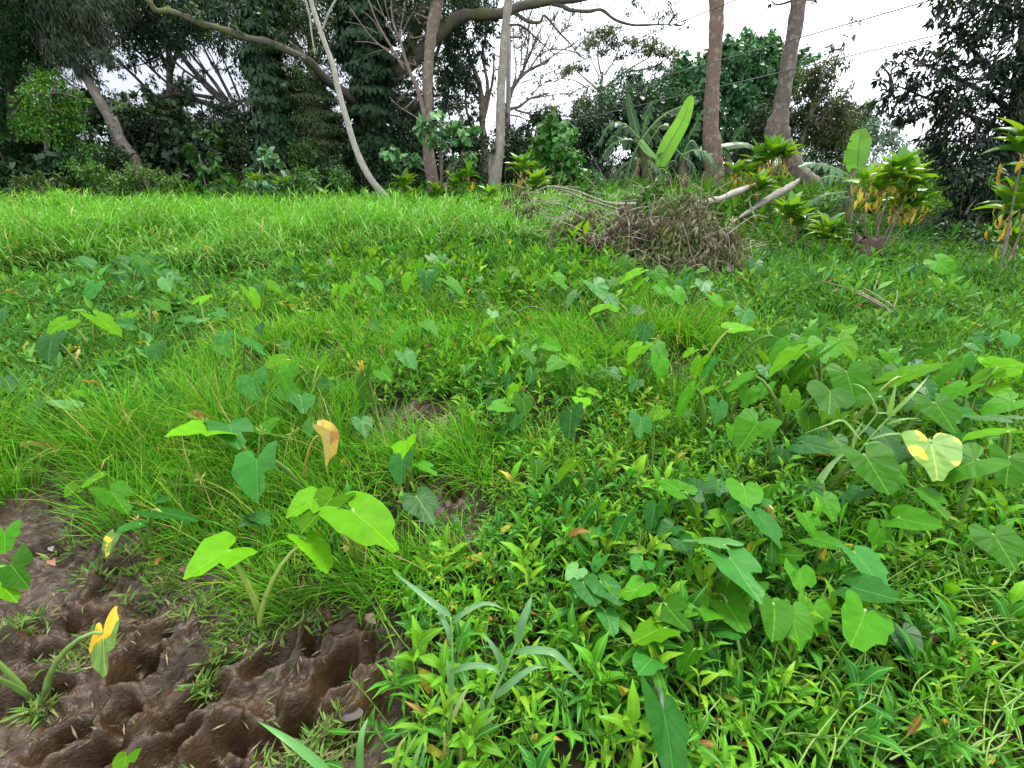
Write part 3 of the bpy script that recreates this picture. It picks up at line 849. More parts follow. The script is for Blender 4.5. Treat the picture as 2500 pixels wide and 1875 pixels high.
tree('weeping_tree', 'dark weeping tree with hanging foliage between the two brown trunks', 'tree',
     [[(880, 420, 26), (920, 560, 34), (930, 760, 40), (940, 900, 46), (960, 1120, 56)]],
     [[(820, 200, 14), (850, 330, 18), (890, 460, 24)], [(960, 170, 14), (930, 330, 18), (960, 520, 22), (930, 660, 28)], [(860, 540, 14), (905, 600, 18), (935, 680, 22)], [(1000, 330, 10), (990, 480, 16), (960, 620, 20), (935, 720, 24)], [(830, 500, 12), (830, 640, 16), (870, 780, 18), (930, 900, 22)]],
     [(720, 290, 70), (760, 200, 80), (740, 400, 85), (800, 340, 80), (860, 250, 80), (830, 450, 75), (740, 520, 70), (700, 620, 65), (880, 520, 55), (930, 180, 70), (960, 290, 60, 0, .6), (900, 110, 90), (780, 60, 110), (1000, 160, 60, 0, .6), (690, 480, 60), (760, 640, 55, 0, .7), (860, 620, 35, 0, .5), (940, 400, 45, 0, .5), (1010, 40, 70), (690, 120, 70), (850, -110, 160), (1000, 420, 40, 0, .4), (960, 560, 35, 0, .4), (900, 720, 50, 0, .7), (820, 740, 60)],
     A8, 20, 'lance', (.021, .055, .021), M_BARK, (.11, .09, .072), dens=2.0, seed=10)
tree('grey_tree', 'straight pale grey trunk with flaking bark beside the thin pole', 'tree',
     [[(1110, -220, 50), (1085, 0, 50), (1065, 180, 50), (1050, 380, 50), (1040, 540, 52), (1036, 720, 56), (1034, 880, 60), (1010, 1020, 72), (995, 1170, 88)]],
     [[(1000, 880, 20), (975, 990, 26), (985, 1090, 30)]], [(1000, 940, 60, 0, .6), (985, 870, 45, 0, .5), (1060, 860, 30, 0, .4)], A8, 17.5, 'dark', (.05, .075, .03), M_PALE, (.235, .205, .165), rough=.04, seed=11)

def bare_tree():
    rng = np.random.default_rng(77)
    z, D = A8, 23
    trunk = [[(1080, 620, 30), (1060, 800, 34), (1040, 960, 40), (1035, 1120, 46)]]
    limbs = [[(1330, 365, 10), (1230, 410, 16), (1170, 450, 20), (1110, 530, 24), (1080, 640, 28)], [(1330, 560, 6), (1220, 590, 12), (1150, 640, 16), (1090, 662, 20), (1060, 760, 24)],
             [(1290, 150, 6), (1240, 260, 10), (1190, 380, 14), (1150, 470, 18)], [(1210, 90, 5), (1205, 250, 8), (1180, 400, 12)], [(1470, 270, 4), (1390, 310, 7), (1300, 370, 10), (1220, 420, 12)],
             [(1510, 330, 4), (1440, 300, 5), (1330, 300, 7), (1250, 350, 9)], [(1370, 100, 4), (1330, 220, 6), (1260, 340, 9), (1200, 430, 11)], [(1160, 120, 5), (1165, 240, 7), (1160, 380, 10)],
             [(1500, 575, 4), (1420, 560, 5), (1340, 572, 6), (1230, 590, 9)], [(1340, 480, 4), (1280, 510, 6), (1220, 570, 9)], [(1420, 700, 4), (1330, 690, 5), (1240, 690, 7), (1130, 660, 10)],
             [(1300, 780, 3), (1230, 740, 5), (1150, 700, 8), (1080, 690, 10)], [(1440, 160, 3), (1400, 200, 5), (1340, 290, 6)], [(1110, 170, 4), (1120, 300, 7), (1130, 430, 9), (1100, 560, 11)], [(1250, 690, 4), (1190, 680, 6), (1120, 660, 8)]]
    r = tree('bare_tree', 'nearly leafless tree with many thin upward branches behind the pole', 'tree', trunk, limbs, [], z, D, bark=M_BARK, barkcol=(.16, .13, .105), rough=.03, seed=12)
    g = Geo(); lf = Geo()
    for l in limbs:
        path, rad = px_path(l, z, D)
        for k in range(13):
            i = rng.integers(0, len(path) - 2)
            t = nrm(path[max(i - 1, 0)] - path[i + 1])
            d = nrm(t + rng.normal(size=3) * .7 + [0, 0, .5])
            L = .35 + .9 * rng.random()
            q = spline([path[i], path[i] + d * L * .5 + rng.normal(size=3) * .05, path[i] + d * L + [rng.normal() * .1, rng.normal() * .1, .12]], 3)
            tube(g, q, np.linspace(.018, .005, len(q)), 4, (.16, .13, .105), 0, capped=False)
            for e in range(2):
                d2 = nrm(d + rng.normal(size=3) * .6); s = q[rng.integers(2, len(q))]
                tube(g, spline([s, s + d2 * .2, s + d2 * .42 + [0, 0, .05]], 2), .005, 3, (.16, .13, .105), 0, capped=False)
                if rng.random() < .55:
                    clump_leaves(lf, s + d2 * .4, .14, 'small', (.09, .12, .05), .6, 1, 0, rng)
    ob = g.obj('twig', M_BARK, r, r.location); ob['kind'] = 'stuff'
    lf.obj('crown', M_LEAF, r, r.location)
bare_tree()

# the pole and its wires
pb_ = P(1237.5, 428, 22); ptop = P(1243, 60, 22); zb = gzs(pb_[0], pb_[1])
g = Geo(); tube(g, [[pb_[0], 22, zb - .2], [.5 * (pb_[0] + ptop[0]), 22, 3.2], [ptop[0], 22, ptop[2]]], [.11, .10, .09], 12, (.20, .18, .16), .01)
pole = empty('utility_pole', (pb_[0], 22, zb), 'thin grey wooden utility pole beside the pale grey trunk', 'pole')
g.obj('shaft', M_WOOD, pole, pole.location)
g = Geo(); tube(g, [[ptop[0] - .5, 22.02, ptop[2] - .4], [ptop[0] + .5, 21.9, ptop[2] - .4]], [.05, .05], 6, (.19, .17, .15))
g.obj('crossarm', M_WOOD, pole, pole.location)
g = Geo(); tube(g, [P(1236, 280, 21.88), P(1237, 262, 21.88)], .13, 8, (.12, .11, .11)); g.obj('junction_box', M_WOOD, pole, pole.location)
M_WIRE = plain_mat('wire', (.07, .07, .072), .5)
def wire(label, a, b, sag):
    t = np.linspace(0, 1, 24)[:, None]
    q = a * (1 - t) + b * t; q[:, 2] -= sag * 4 * (t * (1 - t))[:, 0]
    g = Geo(); tube(g, q, .015, 5)
    o = g.obj('power_line', M_WIRE, None, a); tag(o, label, 'cable', 'power lines from the pole')
wire('uppermost power line, crossing only the sky left of the brown trunks', P(1243, 215, 22), P(2050, -100, 14), .02)
wire('middle power line passing in front of both brown trunks', P(1243, 290, 22), P(2420, -42, 12), .03)
wire('lowest power line ending behind the dark tree at right', P(1243, 330, 22), P(2560, 20, 13), .03)

# beyond the clearing
tree('umbrella_tree', 'far umbrella shaped tree with flat airy crown against the sky', 'tree',
     [[(1650, 430, 16), (1640, 520, 20), (1640, 640, 26), (1640, 900, 30)]],
     [[(1470, 400, 6), (1520, 450, 8), (1600, 520, 12), (1640, 560, 14)], [(1640, 230, 6), (1620, 330, 8), (1640, 450, 12)], [(1920, 350, 6), (1800, 420, 10), (1700, 500, 14), (1650, 540, 16)], [(2080, 310, 5), (1960, 400, 8), (1800, 430, 9)], [(1760, 260, 5), (1720, 360, 8), (1660, 450, 10)], [(1350, 470, 4), (1470, 480, 6), (1560, 530, 8)], [(1830, 270, 4), (1790, 360, 6), (1740, 440, 8)], [(1560, 290, 4), (1590, 380, 6), (1630, 460, 8)]],
     [(1620, 220, 85), (1560, 260, 70), (1700, 190, 80), (1720, 260, 75), (1830, 255, 70), (1920, 270, 75), (1990, 300, 70), (2060, 320, 70), (1880, 310, 60), (1480, 405, 65), (1410, 430, 50), (1540, 420, 45), (1960, 390, 55), (2040, 420, 60), (1780, 330, 50), (1650, 320, 50), (2100, 370, 50)],
     A8, 42, 'spray', (.07, .105, .04), M_BARK, (.15, .13, .11), dens=3.0, flat=.42, seed=13, alt=(.16, .16, .05), altf=.25)
tree('kukui_tree', 'big domed tree of large leaves behind the two brown trunks', 'tree',
     [[(480, 500, 30), (500, 700, 40), (500, 1000, 50)]], [],
     [(180, 430, 95), (250, 400, 80), (110, 520, 95), (440, 300, 80), (350, 400, 100), (560, 270, 80), (640, 265, 75), (480, 400, 110), (720, 240, 60), (640, 380, 110), (560, 500, 110), (700, 420, 90), (420, 520, 105), (480, 620, 110), (640, 590, 110), (300, 520, 90), (870, 340, 60), (920, 350, 50), (840, 420, 80), (150, 620, 110), (60, 640, 100), (30, 760, 110), (200, 720, 110), (330, 640, 90), (450, 740, 110), (600, 720, 110), (700, 640, 90), (250, 830, 100), (550, 850, 100), (420, 860, 90), (680, 800, 90), (500, 330, 80), (590, 350, 90), (680, 320, 70), (760, 330, 75), (770, 480, 80), (380, 470, 80), (240, 560, 100), (540, 620, 100)],
     A9, 25, 'kukui', (.050, .155, .056), dens=3.2, spread=1.6, seed=14)
tree('dark_tree', 'dark bushy tree between the pole and the banana clump', 'tree',
     [[(1560, 700, 20), (1550, 900, 30), (1550, 1080, 36)]], [],
     [(1650, 540, 70), (1570, 590, 70), (1750, 480, 65), (1830, 470, 60), (1700, 620, 90), (1600, 700, 90), (1500, 650, 60), (1780, 590, 80), (1850, 560, 80), (1900, 650, 90), (1500, 760, 75), (1350, 700, 55), (1300, 780, 60), (1400, 770, 60), (1650, 800, 90), (1780, 760, 90), (1250, 860, 60), (1350, 850, 60), (1130, 790, 45), (1180, 880, 55), (1120, 880, 45), (1900, 500, 60), (1960, 560, 70), (2000, 480, 70), (2060, 560, 80), (2100, 640, 90), (1980, 650, 90), (2080, 740, 90), (1940, 760, 90), (1700, 720, 90), (1550, 820, 90), (1400, 840, 80)],
     A8, 24, 'dark', (.036, .105, .038), dens=2.8, seed=15, spread=1.2)
tree('feathery_tree', 'thin feathery tree with yellowish leaves behind the crooked trunk', 'tree',
     [[(960, 520, 14), (930, 680, 24), (890, 800, 30), (860, 900, 34)]], [[(1130, 250, 5), (1080, 380, 9), (1020, 540, 14), (930, 690, 18)], [(1180, 130, 3), (1140, 260, 5), (1090, 380, 7)], [(1110, 600, 6), (1030, 680, 10), (920, 760, 14)]],
     [(940, 430, 75), (1000, 500, 90), (1080, 440, 65, 0, .6), (1040, 600, 85), (1120, 300, 50, 0, .35), (1170, 160, 40, 0, .3), (1150, 220, 40, 0, .3), (990, 680, 90), (1100, 680, 70), (1130, 380, 45, 0, .3), (930, 560, 70), (1150, 540, 50, 0, .5), (900, 640, 60), (1050, 280, 40, 0, .25), (960, 780, 80), (1060, 790, 80), (1130, 780, 90), (1180, 700, 80), (900, 760, 80), (1150, 640, 70), (1010, 430, 70), (870, 540, 70)],
     A9, 19, 'lance', (.050, .080, .024), dens=2.2, seed=16, alt=(.16, .15, .03), altf=.12)
tree('pale_tree', 'pale bluish green far tree low in the gap at right', 'tree', [[(1250, 800, 16), (1250, 1000, 20)]], [],
     [(1210, 680, 60), (1270, 700, 70), (1180, 740, 60), (1330, 740, 80), (1230, 800, 80), (1400, 760, 80), (1300, 850, 80), (1180, 850, 70), (1290, 620, 40, 0, .4), (1450, 820, 90)],
     A9, 36, 'kukui', (.085, .16, .11), dens=1.3, spread=2, seed=17)
tree('shade_tree', 'big dark overhanging tree at the right edge of the clearing', 'tree',
     [[(2230, 100, 60), (2190, 420, 66), (2170, 650, 74), (2150, 900, 84)]],
     [[(1700, 90, 6), (1830, 220, 14), (1960, 360, 22), (2150, 520, 34)], [(1500, 330, 6), (1650, 400, 12), (1830, 480, 20), (2050, 600, 30), (2160, 700, 36)], [(1420, 500, 6), (1560, 560, 12), (1750, 640, 18), (2000, 740, 26), (2150, 800, 30)]],
     [(1690, 90, 55, 0, .45), (1740, 40, 50, 0, .45), (1790, 190, 75, 0, .8), (1500, 300, 50, 0, .45), (1580, 340, 65, 0, .6), (1640, 290, 45, 0, .4), (1730, 390, 90), (1880, 290, 110), (2040, 130, 130), (2160, 280, 130), (1960, 60, 110), (2180, 60, 120), (1420, 430, 70, 0, .6), (1370, 480, 50, 0, .5), (1560, 490, 95), (1780, 540, 110), (1980, 470, 120), (2150, 560, 120), (1400, 590, 75), (1540, 650, 100), (1720, 700, 110), (1920, 680, 130), (2100, 760, 120), (1780, 860, 100), (1930, 880, 120), (1740, 1000, 80), (1880, 1040, 90), (2050, 950, 110), (2200, 850, 130), (1360, 390, 40, 0, .4), (2320, 400, 160), (2340, 800, 160), (2100, -150, 190), (1820, -90, 130), (1660, 830, 70), (2300, 1050, 120)],
     A9, 12.5, 'lance', (.012, .030, .013), M_BARK, (.05, .042, .038), dens=2.5, spread=.8, seed=18)

# the two brown trunks in the clearing
tree('brown_tree', 'straight reddish brown trunk spotted with lichen beside the banana clump', 'tree',
     [[(372, -260, 86), (367, 0, 86), (365, 180, 82), (350, 400, 78), (338, 580, 82), (332, 760, 92), (342, 900, 104), (350, 1010, 100), (345, 1090, 112)]], [], [(360, -420, 220)], A9, 17, 'dark', DK, M_BARKR, (.165, .112, .080), rough=.05, seed=19)
tree('crooked_tree', 'crooked grey brown trunk with a swollen elbow leaning left', 'tree',
     [[(900, -260, 88), (862, -10, 88), (835, 180, 86), (795, 390, 84), (770, 560, 84), (748, 690, 100), (728, 780, 138), (752, 860, 122), (800, 920, 96), (822, 990, 104), (860, 1060, 122), (915, 1110, 126), (965, 1180, 128)]],
     [], [(880, -420, 220), (700, 5, 18, 0, .5), (950, 5, 14, 0, .4)], A9, 16.5, 'dark', DK, M_BARKR, (.125, .098, .080), rough=.05, seed=20)

# broad leaved saplings standing before the trees
tree('broadleaf_sapling', 'fresh green sapling with large drooping leaves before the peeling trunk', 'sapling',
     [[(690, 800, 10), (680, 900, 16), (682, 1040, 20), (690, 1190, 22)]], [[(600, 770, 6), (640, 860, 9), (680, 930, 12)], [(830, 800, 6), (760, 860, 9), (690, 930, 12)], [(790, 960, 5), (740, 990, 8), (690, 1050, 10)], [(860, 900, 5), (790, 960, 7), (690, 1080, 9)]],
     [(570, 750, 52), (630, 740, 60), (690, 735, 55), (740, 750, 60), (600, 800, 55), (680, 790, 60), (780, 770, 60), (840, 790, 60), (650, 855, 55), (720, 830, 55), (560, 800, 40), (770, 980, 60), (820, 930, 50), (860, 920, 40), (760, 1030, 45), (830, 1000, 45)],
     A8, 15, 'kukui', (.085, .215, .075), dens=2.4, flat=.7, spread=.5, seed=21, alt=(.16, .19, .04), altf=.06)
tree('young_sapling', 'small sapling with large drooping leaves left of the peeling trunk', 'sapling',
     [[(480, 960, 6), (560, 1010, 9), (640, 1070, 10), (690, 1110, 12)]], [], [(370, 930, 48), (420, 900, 45), (430, 950, 55), (490, 950, 45), (540, 970, 45), (340, 915, 30), (390, 980, 35)], A8, 14.6, 'kukui', (.080, .20, .070), dens=2.4, flat=.7, spread=.3, seed=22)
shrub('round bright green shrub right of the thin pole', 1350, 440, 150, 125, 18, 'kukui', (.060, .19, .030), dens=1.5, seed=1, bare=.12)
shrub('pale green large leaved bush at the foot of the vine column', 660, 445, 95, 85, 14.5, 'kukui', (.10, .22, .10), dens=1.3, seed=2, bare=.3)

# shrubs and thickets filling the foot of the forest
SHRUBS = [
    ('dark low thicket at the far left foot of the evergreen', 30, 455, 150, 100, 15.6, 'kukui', (.045, .10, .05)),
    ('dark bush with broad leaves under the bright young tree', 130, 450, 130, 90, 15.2, 'kukui', (.035, .085, .045)),
    ('mid green bush below the leaning pale trunk', 215, 455, 120, 95, 15.2, 'small', (.045, .12, .03)),
    ('dark green bush right of the leaning pale trunk', 275, 455, 130, 140, 16, 'dark', (.032, .08, .03)),
    ('black green thicket under the sky gap', 400, 450, 150, 160, 18.4, 'dark', (.022, .05, .024)),
    ('leafy bush with pale shining leaves under the sky gap', 470, 452, 150, 150, 17.6, 'kukui', (.035, .075, .045)),
    ('light green leafy bush topping the thicket under the gap', 375, 430, 110, 185, 20.5, 'kukui', (.10, .17, .08)),
    ('grey green tall bush right of the sky gap foot', 450, 430, 120, 185, 21.5, 'kukui', (.085, .13, .08)),
    ('green sapling bush with yellow tinged leaves under the slanting tree', 530, 450, 110, 130, 16.4, 'kukui', (.055, .13, .04)),
    ('dark bush left of the vine column', 585, 450, 110, 130, 17.2, 'dark', (.03, .07, .03)),
    ('dull green bush between the vine column and slim trunk', 760, 452, 130, 90, 16, 'small', (.045, .10, .025)),
    ('dark bush left of the slim trunk foot', 810, 462, 100, 70, 15.6, 'dark', (.03, .075, .03)),
    ('dark thicket right of the slim trunk foot', 920, 455, 130, 100, 17, 'dark', (.028, .068, .03)),
    ('dark thicket behind the slim trunk', 1000, 450, 120, 150, 18.5, 'small', (.03, .08, .025)),
    ('dark green thicket under the weeping tree', 1150, 450, 110, 120, 18.5, 'dark', (.032, .08, .035)),
    ('deep green bush at the foot of the thin pole', 1262, 440, 90, 110, 20, 'dark', (.03, .075, .035)),
    ('dark bush behind the round bright shrub', 1430, 440, 150, 150, 21, 'dark', (.03, .075, .04)),
    ('shadowed thicket behind the banana clump', 1560, 450, 170, 190, 21, 'kukui', (.03, .08, .04)),
    ('dark bush behind the straight brown trunk', 1700, 440, 150, 170, 20.5, 'kukui', (.03, .085, .04)),
    ('dull olive bush behind the crooked trunk', 1870, 440, 150, 170, 19.5, 'lance', (.045, .075, .03)),
    ('soft green bush in the gap right of the crooked trunk', 1990, 440, 170, 140, 21, 'small', (.06, .13, .05)),
    ('bright yellow green grassy bush behind the big ti plant', 2230, 470, 150, 120, 15, 'lance', (.12, .22, .04)),
    ('bright green low bush left of the big ti plant', 2030, 465, 140, 60, 18, 'small', (.07, .17, .04)),
    ('black green bush under the shade tree', 2370, 560, 190, 150, 10.5, 'lance', (.02, .045, .028)),
    ('dark leafy bush behind the right hand ti plant', 2500, 560, 180, 230, 10.2, 'lance', (.022, .05, .03)),
    ('deep green bush under the dark tree left of the bananas', 1340, 440, 120, 150, 22.5, 'kukui', (.035, .095, .05)),
    ('dim bush at the foot of the dark evergreen', 70, 440, 170, 160, 17.5, 'needle', (.022, .065, .026)),
    ('dim feathery bush behind the bright young tree', 190, 440, 170, 190, 18, 'needle', (.022, .06, .026)),
    ('grass green rounded bush at the field edge under the pale trunk', 250, 462, 100, 52, 14.6, 'small', (.07, .16, .035)),
    ('yellowish low bush at the field edge under the evergreen', 70, 470, 110, 50, 14.4, 'lance', (.09, .14, .05)),
    ('dull green low bush at the field edge right of the leaning trunk', 330, 474, 120, 58, 14.3, 'small', (.08, .15, .04)),
    ('grassy low bush at the field edge below the sky gap', 425, 474, 130, 50, 14.3, 'lance', (.09, .17, .04)),
    ('leafy low plant at the field edge left of the vine column', 545, 476, 90, 56, 14.2, 'kukui', (.07, .17, .05)),
    ('low dark bush at the field edge right of the vine column', 735, 476, 110, 50, 14.3, 'lance', (.06, .15, .04)),
    ('low green bush at the field edge left of the slim trunk foot', 850, 478, 90, 46, 14.3, 'small', (.07, .17, .04)),
    ('low green bush at the field edge between peeling and grey trunks', 1130, 484, 110, 50, 14.6, 'lance', (.08, .19, .04)),
    ('dark grassy clump behind the low bushy ti plant', 1975, 545, 130, 75, 10.6, 'lance', (.05, .13, .03)),
    ('dark green clump between the upright banana leaf and brown stump', 2060, 590, 100, 70, 9.4, 'lance', (.045, .12, .035)),
    ('deep green grass clump between the crooked trunk and log', 1880, 520, 110, 36, 12.2, 'lance', (.06, .16, .03)),
    ('dark leafy clump beside the short brown log', 2330, 600, 170, 80, 9.2, 'small', (.035, .09, .03)),
    ('dull green clump behind the brush heap beneath the bananas', 1580, 500, 160, 60, 11.5, 'lance', (.06, .15, .03)),
    ('green leafy clump behind the bare grey branches', 1420, 490, 170, 50, 13, 'small', (.06, .17, .04)),
    ('yellowish low bush at the field edge under the young tree', 150, 468, 90, 44, 14.4, 'lance', (.10, .15, .05))]
for i, (lab, px, py, wp, hp, D, kd, c) in enumerate(SHRUBS):
    k_ = .55 if c[1] < .10 else .85
    shrub(lab, px, py, wp, hp, D, kd, (c[0] * k_ * .85, c[1] * k_, c[2] * k_ * .6), seed=i + 5, bare=.06, dens=1.35)
MOUNDS = [('bluish green weed mound just right of the brush heap', 1860, 690, 190, 62, 7.3), ('weed mound between brush heap and brown stump', 1980, 672, 170, 55, 7.8), ('weed mound before the bare fallen branch', 2010, 775, 200, 50, 6.2),
          ('weed mound right of the bare fallen branch', 2240, 742, 200, 52, 6.6), ('weed mound below the right hand ti plant', 2420, 735, 190, 60, 6.7), ('weed mound at the right edge over the taro patch', 2500, 830, 190, 60, 5.6),
          ('weed mound behind the dense taro patch', 2290, 830, 190, 45, 5.6), ('low weed mound right of the brown stump', 2260, 665, 170, 42, 7.9)]
for i, (lab, px, py, wp, hp, D) in enumerate(MOUNDS):
    shrub(lab, px, py, wp, hp, D, 'weedleaf', ((.034, .135, .026), (.045, .165, .018), (.03, .12, .03))[i % 3], name='weed_mound', cat='weeds', seed=i + 140, bare=.05, dens=1.3, stems=2, flat=.55, group='weed mounds on the right side', alt=(.10, .24, .015), altf=.15)
# shaded thickets behind the trunks and the canopy that closes over them
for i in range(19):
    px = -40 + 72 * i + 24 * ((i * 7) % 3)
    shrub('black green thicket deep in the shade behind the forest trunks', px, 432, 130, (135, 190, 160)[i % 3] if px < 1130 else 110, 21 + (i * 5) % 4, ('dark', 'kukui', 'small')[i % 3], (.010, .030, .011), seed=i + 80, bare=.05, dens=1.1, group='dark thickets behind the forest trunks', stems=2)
CANOPY = [('dark canopy tree filling the upper left corner behind the leaning trunk', 230, [(x, y, 130) for x in range(-100, 620, 105) for y in (-130, 20, 150)] + [(560, 420, 85), (500, 530, 85), (600, 530, 70), (560, 640, 85), (440, 620, 80), (640, 640, 70), (60, 330, 120), (560, 300, 90), (200, 330, 110), (330, 430, 70)]),
          ('dark canopy tree above the sky gap', 1000, [(x, y, 115) for x in range(680, 1420, 95) for y in (-130, -10, 110)] + [(740, 250, 90), (1050, 220, 85), (1150, 200, 80), (1420, 240, 85), (690, 420, 60), (1100, 640, 90), (1000, 690, 80)]),
          ('dark canopy tree behind the vine column and slim trunk', 1850, [(x, y, 110) for x in range(1480, 2120, 105) for y in (-140, 0, 130, 250, 390)] + [(1760, 520, 90), (1950, 560, 100), (1820, 640, 100), (1700, 600, 80)]),
          ('dark canopy tree behind the peeling brown trunk', 2560, [(x, y, 105) for x in range(2180, 2860, 105) for y in (-140, 0, 140, 290, 440, 580)] + [(2380, 640, 90), (2520, 860, 90), (2680, 760, 80), (2740, 600, 60), (2760, 820, 70), (2840, 900, 70)] + [(2300, 700, 100), (2450, 700, 90), (2600, 680, 70), (2560, 780, 90)])]
for i, (lab, X, cl) in enumerate(CANOPY):
    tree('canopy_tree', lab, 'tree', [[(X, 100, 26), (X + 20, 500, 36), (X + 30, 1020, 46)]], [[(X - 260, 0, 10), (X - 100, 200, 18), (X + 10, 420, 26)], [(X + 240, 20, 10), (X + 100, 220, 18), (X + 15, 460, 26)]],
         cl, A7, 23.5, 'dark', (.017, .048, .015), dens=.85, seed=60 + i, spread=1.4, barkcol=(.05, .042, .035), group='dark canopy trees behind the first trunks', alt=(.022, .05, .012), altf=.25)

# the wood far behind, one mass
def far_wood():
    rng = np.random.default_rng(5); g = Geo()
    for i in range(120):
        x = -48 + 110 * i / 120 + rng.normal() * .5; y = 46 + 7 * rng.random() + max(0, x - 18) * .3
        h = (3.2 if x < -14 else 2.2 if x < 10 else 2.6) * (.8 + .5 * rng.random())
        for k in range(2):
            clump_leaves(g, np.array([x + rng.normal(), y, h * (.35 + .4 * k)]), 1.5, 'spray', np.array([.04, .09, .035]) * (.8 + .5 * rng.random()), .38, 1, 0, rng)
    o = g.obj('distant_wood', M_LEAF); tag(o, kind='stuff')
far_wood()
# ------------------------------------------------------------------ taro
VEIN = (.26, .36, .16)
TM = {'g': taro_mat('taro_green', (.046, .19, .006), (.12, .31, .025), .45, .08, .36),
      'b': taro_mat('taro_blue_green', (.025, .135, .015), (.09, .26, .045), .42, .12, .28),
      'y': taro_mat('taro_light_green', (.095, .285, .006), (.20, .40, .03), .48, .06, .42),
      'd': taro_mat('taro_dark', (.018, .105, .010), (.06, .20, .03), .42, .16, .25),
      'p': taro_mat('taro_pale', (.065, .20, .04), (.15, .31, .09), .5, .22, .25),
      'a': taro_mat('taro_withered', (.62, .45, .08), (.60, .48, .20), .6, .2, .25, (.42, .24, .09), .56, (1, .9, .5), edge=(.40, .22, .08)),
      'm': taro_mat('taro_half_yellow', (.12, .27, .025), (.38, .40, .08), .5, .25, .3, (.66, .40, .02), .60, (1, .9, .4))}
TM['h'] = taro_mat('taro_yellowed_lobes', (.13, .26, .04), (.40, .40, .10), .5, .25, .3, (.70, .42, .02), .50, (1, .9, .4), split=True)
M_STALK = foliage_mat('taro_stalk', .4, .4, .2, .2)

_half = np.array([(0.0, -.04), (.035, -.10), (.12, -.30), (.23, -.41), (.36, -.42), (.47, -.30), (.525, -.08), (.52, .16), (.46, .40), (.36, .62), (.22, .82), (.09, .95), (0.0, 1.02)])
def taro_blade_mesh(name, mat, seed, curl=0.0):
    rng = np.random.default_rng(seed)
    h = _half.copy(); h[1:-1] *= 1 + .05 * rng.normal(size=(len(h) - 2, 1))
    out = np.vstack([h, (h[1:-1] * [-1, 1])[::-1]])
    out[:, 0] *= .92 + .14 * rng.random(); n = len(out)
    out[:, 0] *= np.where(out[:, 0] > 0, .93 + .14 * rng.random(), .93 + .14 * rng.random())
    out *= 1 + .022 * rng.normal(size=(n, 1))
    if seed % 3 == 1:
        k_ = rng.integers(3, n - 3); out[k_] *= .62 + .2 * rng.random()
    out = spline(np.vstack([out, out[:1]]), 2)[:-1]; n = len(out)
    V = [np.zeros((1, 2))]
    for s in (.34, .68, 1.0):
        V.append(out * s)
    V = np.vstack(V); x, y = V[:, 0], V[:, 1]
    r = np.hypot(x, y); a = np.arctan2(x, y)
    z = .16 * np.abs(x) - .12 * np.maximum(y, 0) ** 2 - .22 * np.maximum(-y, 0) ** 1.5
    z = z + .022 * r * np.sin(a * (6 + rng.integers(0, 3)) + rng.random() * 6) + .016 * r * np.sin(a * 13 + rng.random() * 6)
    z = z + .16 * (rng.random() - .5) * x * 2 - .10 * rng.random() * x * x * 4 + .07 * (rng.random() - .5) * np.sin(y * 4 + rng.random() * 6)
    X, Y = x.copy(), y.copy()
    if curl:      # a drying blade: shrunken across and rolled
        ang = x * 2.6 * curl
        X = np.where(np.abs(x) > 1e-6, np.sin(ang) / (2.6 * curl), x); z = z + (1 - np.cos(ang)) / (2.6 * curl) - .35 * np.maximum(y, 0) ** 1.5
        z = z + .06 * np.sin(y * 9 + x * 7 + seed) * r; X = X * .72 * (1 + .22 * np.sin(y * 11 + seed))
    V3 = np.stack([X, Y, z], -1)
    g = Geo(); i = np.arange(n); j = (i + 1) % n
    T = np.stack([np.zeros(n, int), 1 + i, 1 + j], -1)
    Q = np.concatenate([np.stack([1 + k * n + i, 1 + k * n + j, 1 + (k + 1) * n + j, 1 + (k + 1) * n + i], -1) for k in (0, 1)])
    g.add(V3, Q[:, ::-1], T, None, np.stack([x, y, 0 * x], -1))
    me = g.mesh(name, mat)
    return me
BLADES = {}
for k in TM:
    BLADES[k] = [taro_blade_mesh('taro_blade_' + w_, TM[k], 10 + i, (1.0 + .3 * i if k == 'a' else 0)) for i, w_ in enumerate(('round', 'wavy', 'broad', 'narrow', 'torn', 'uneven', 'long'))]

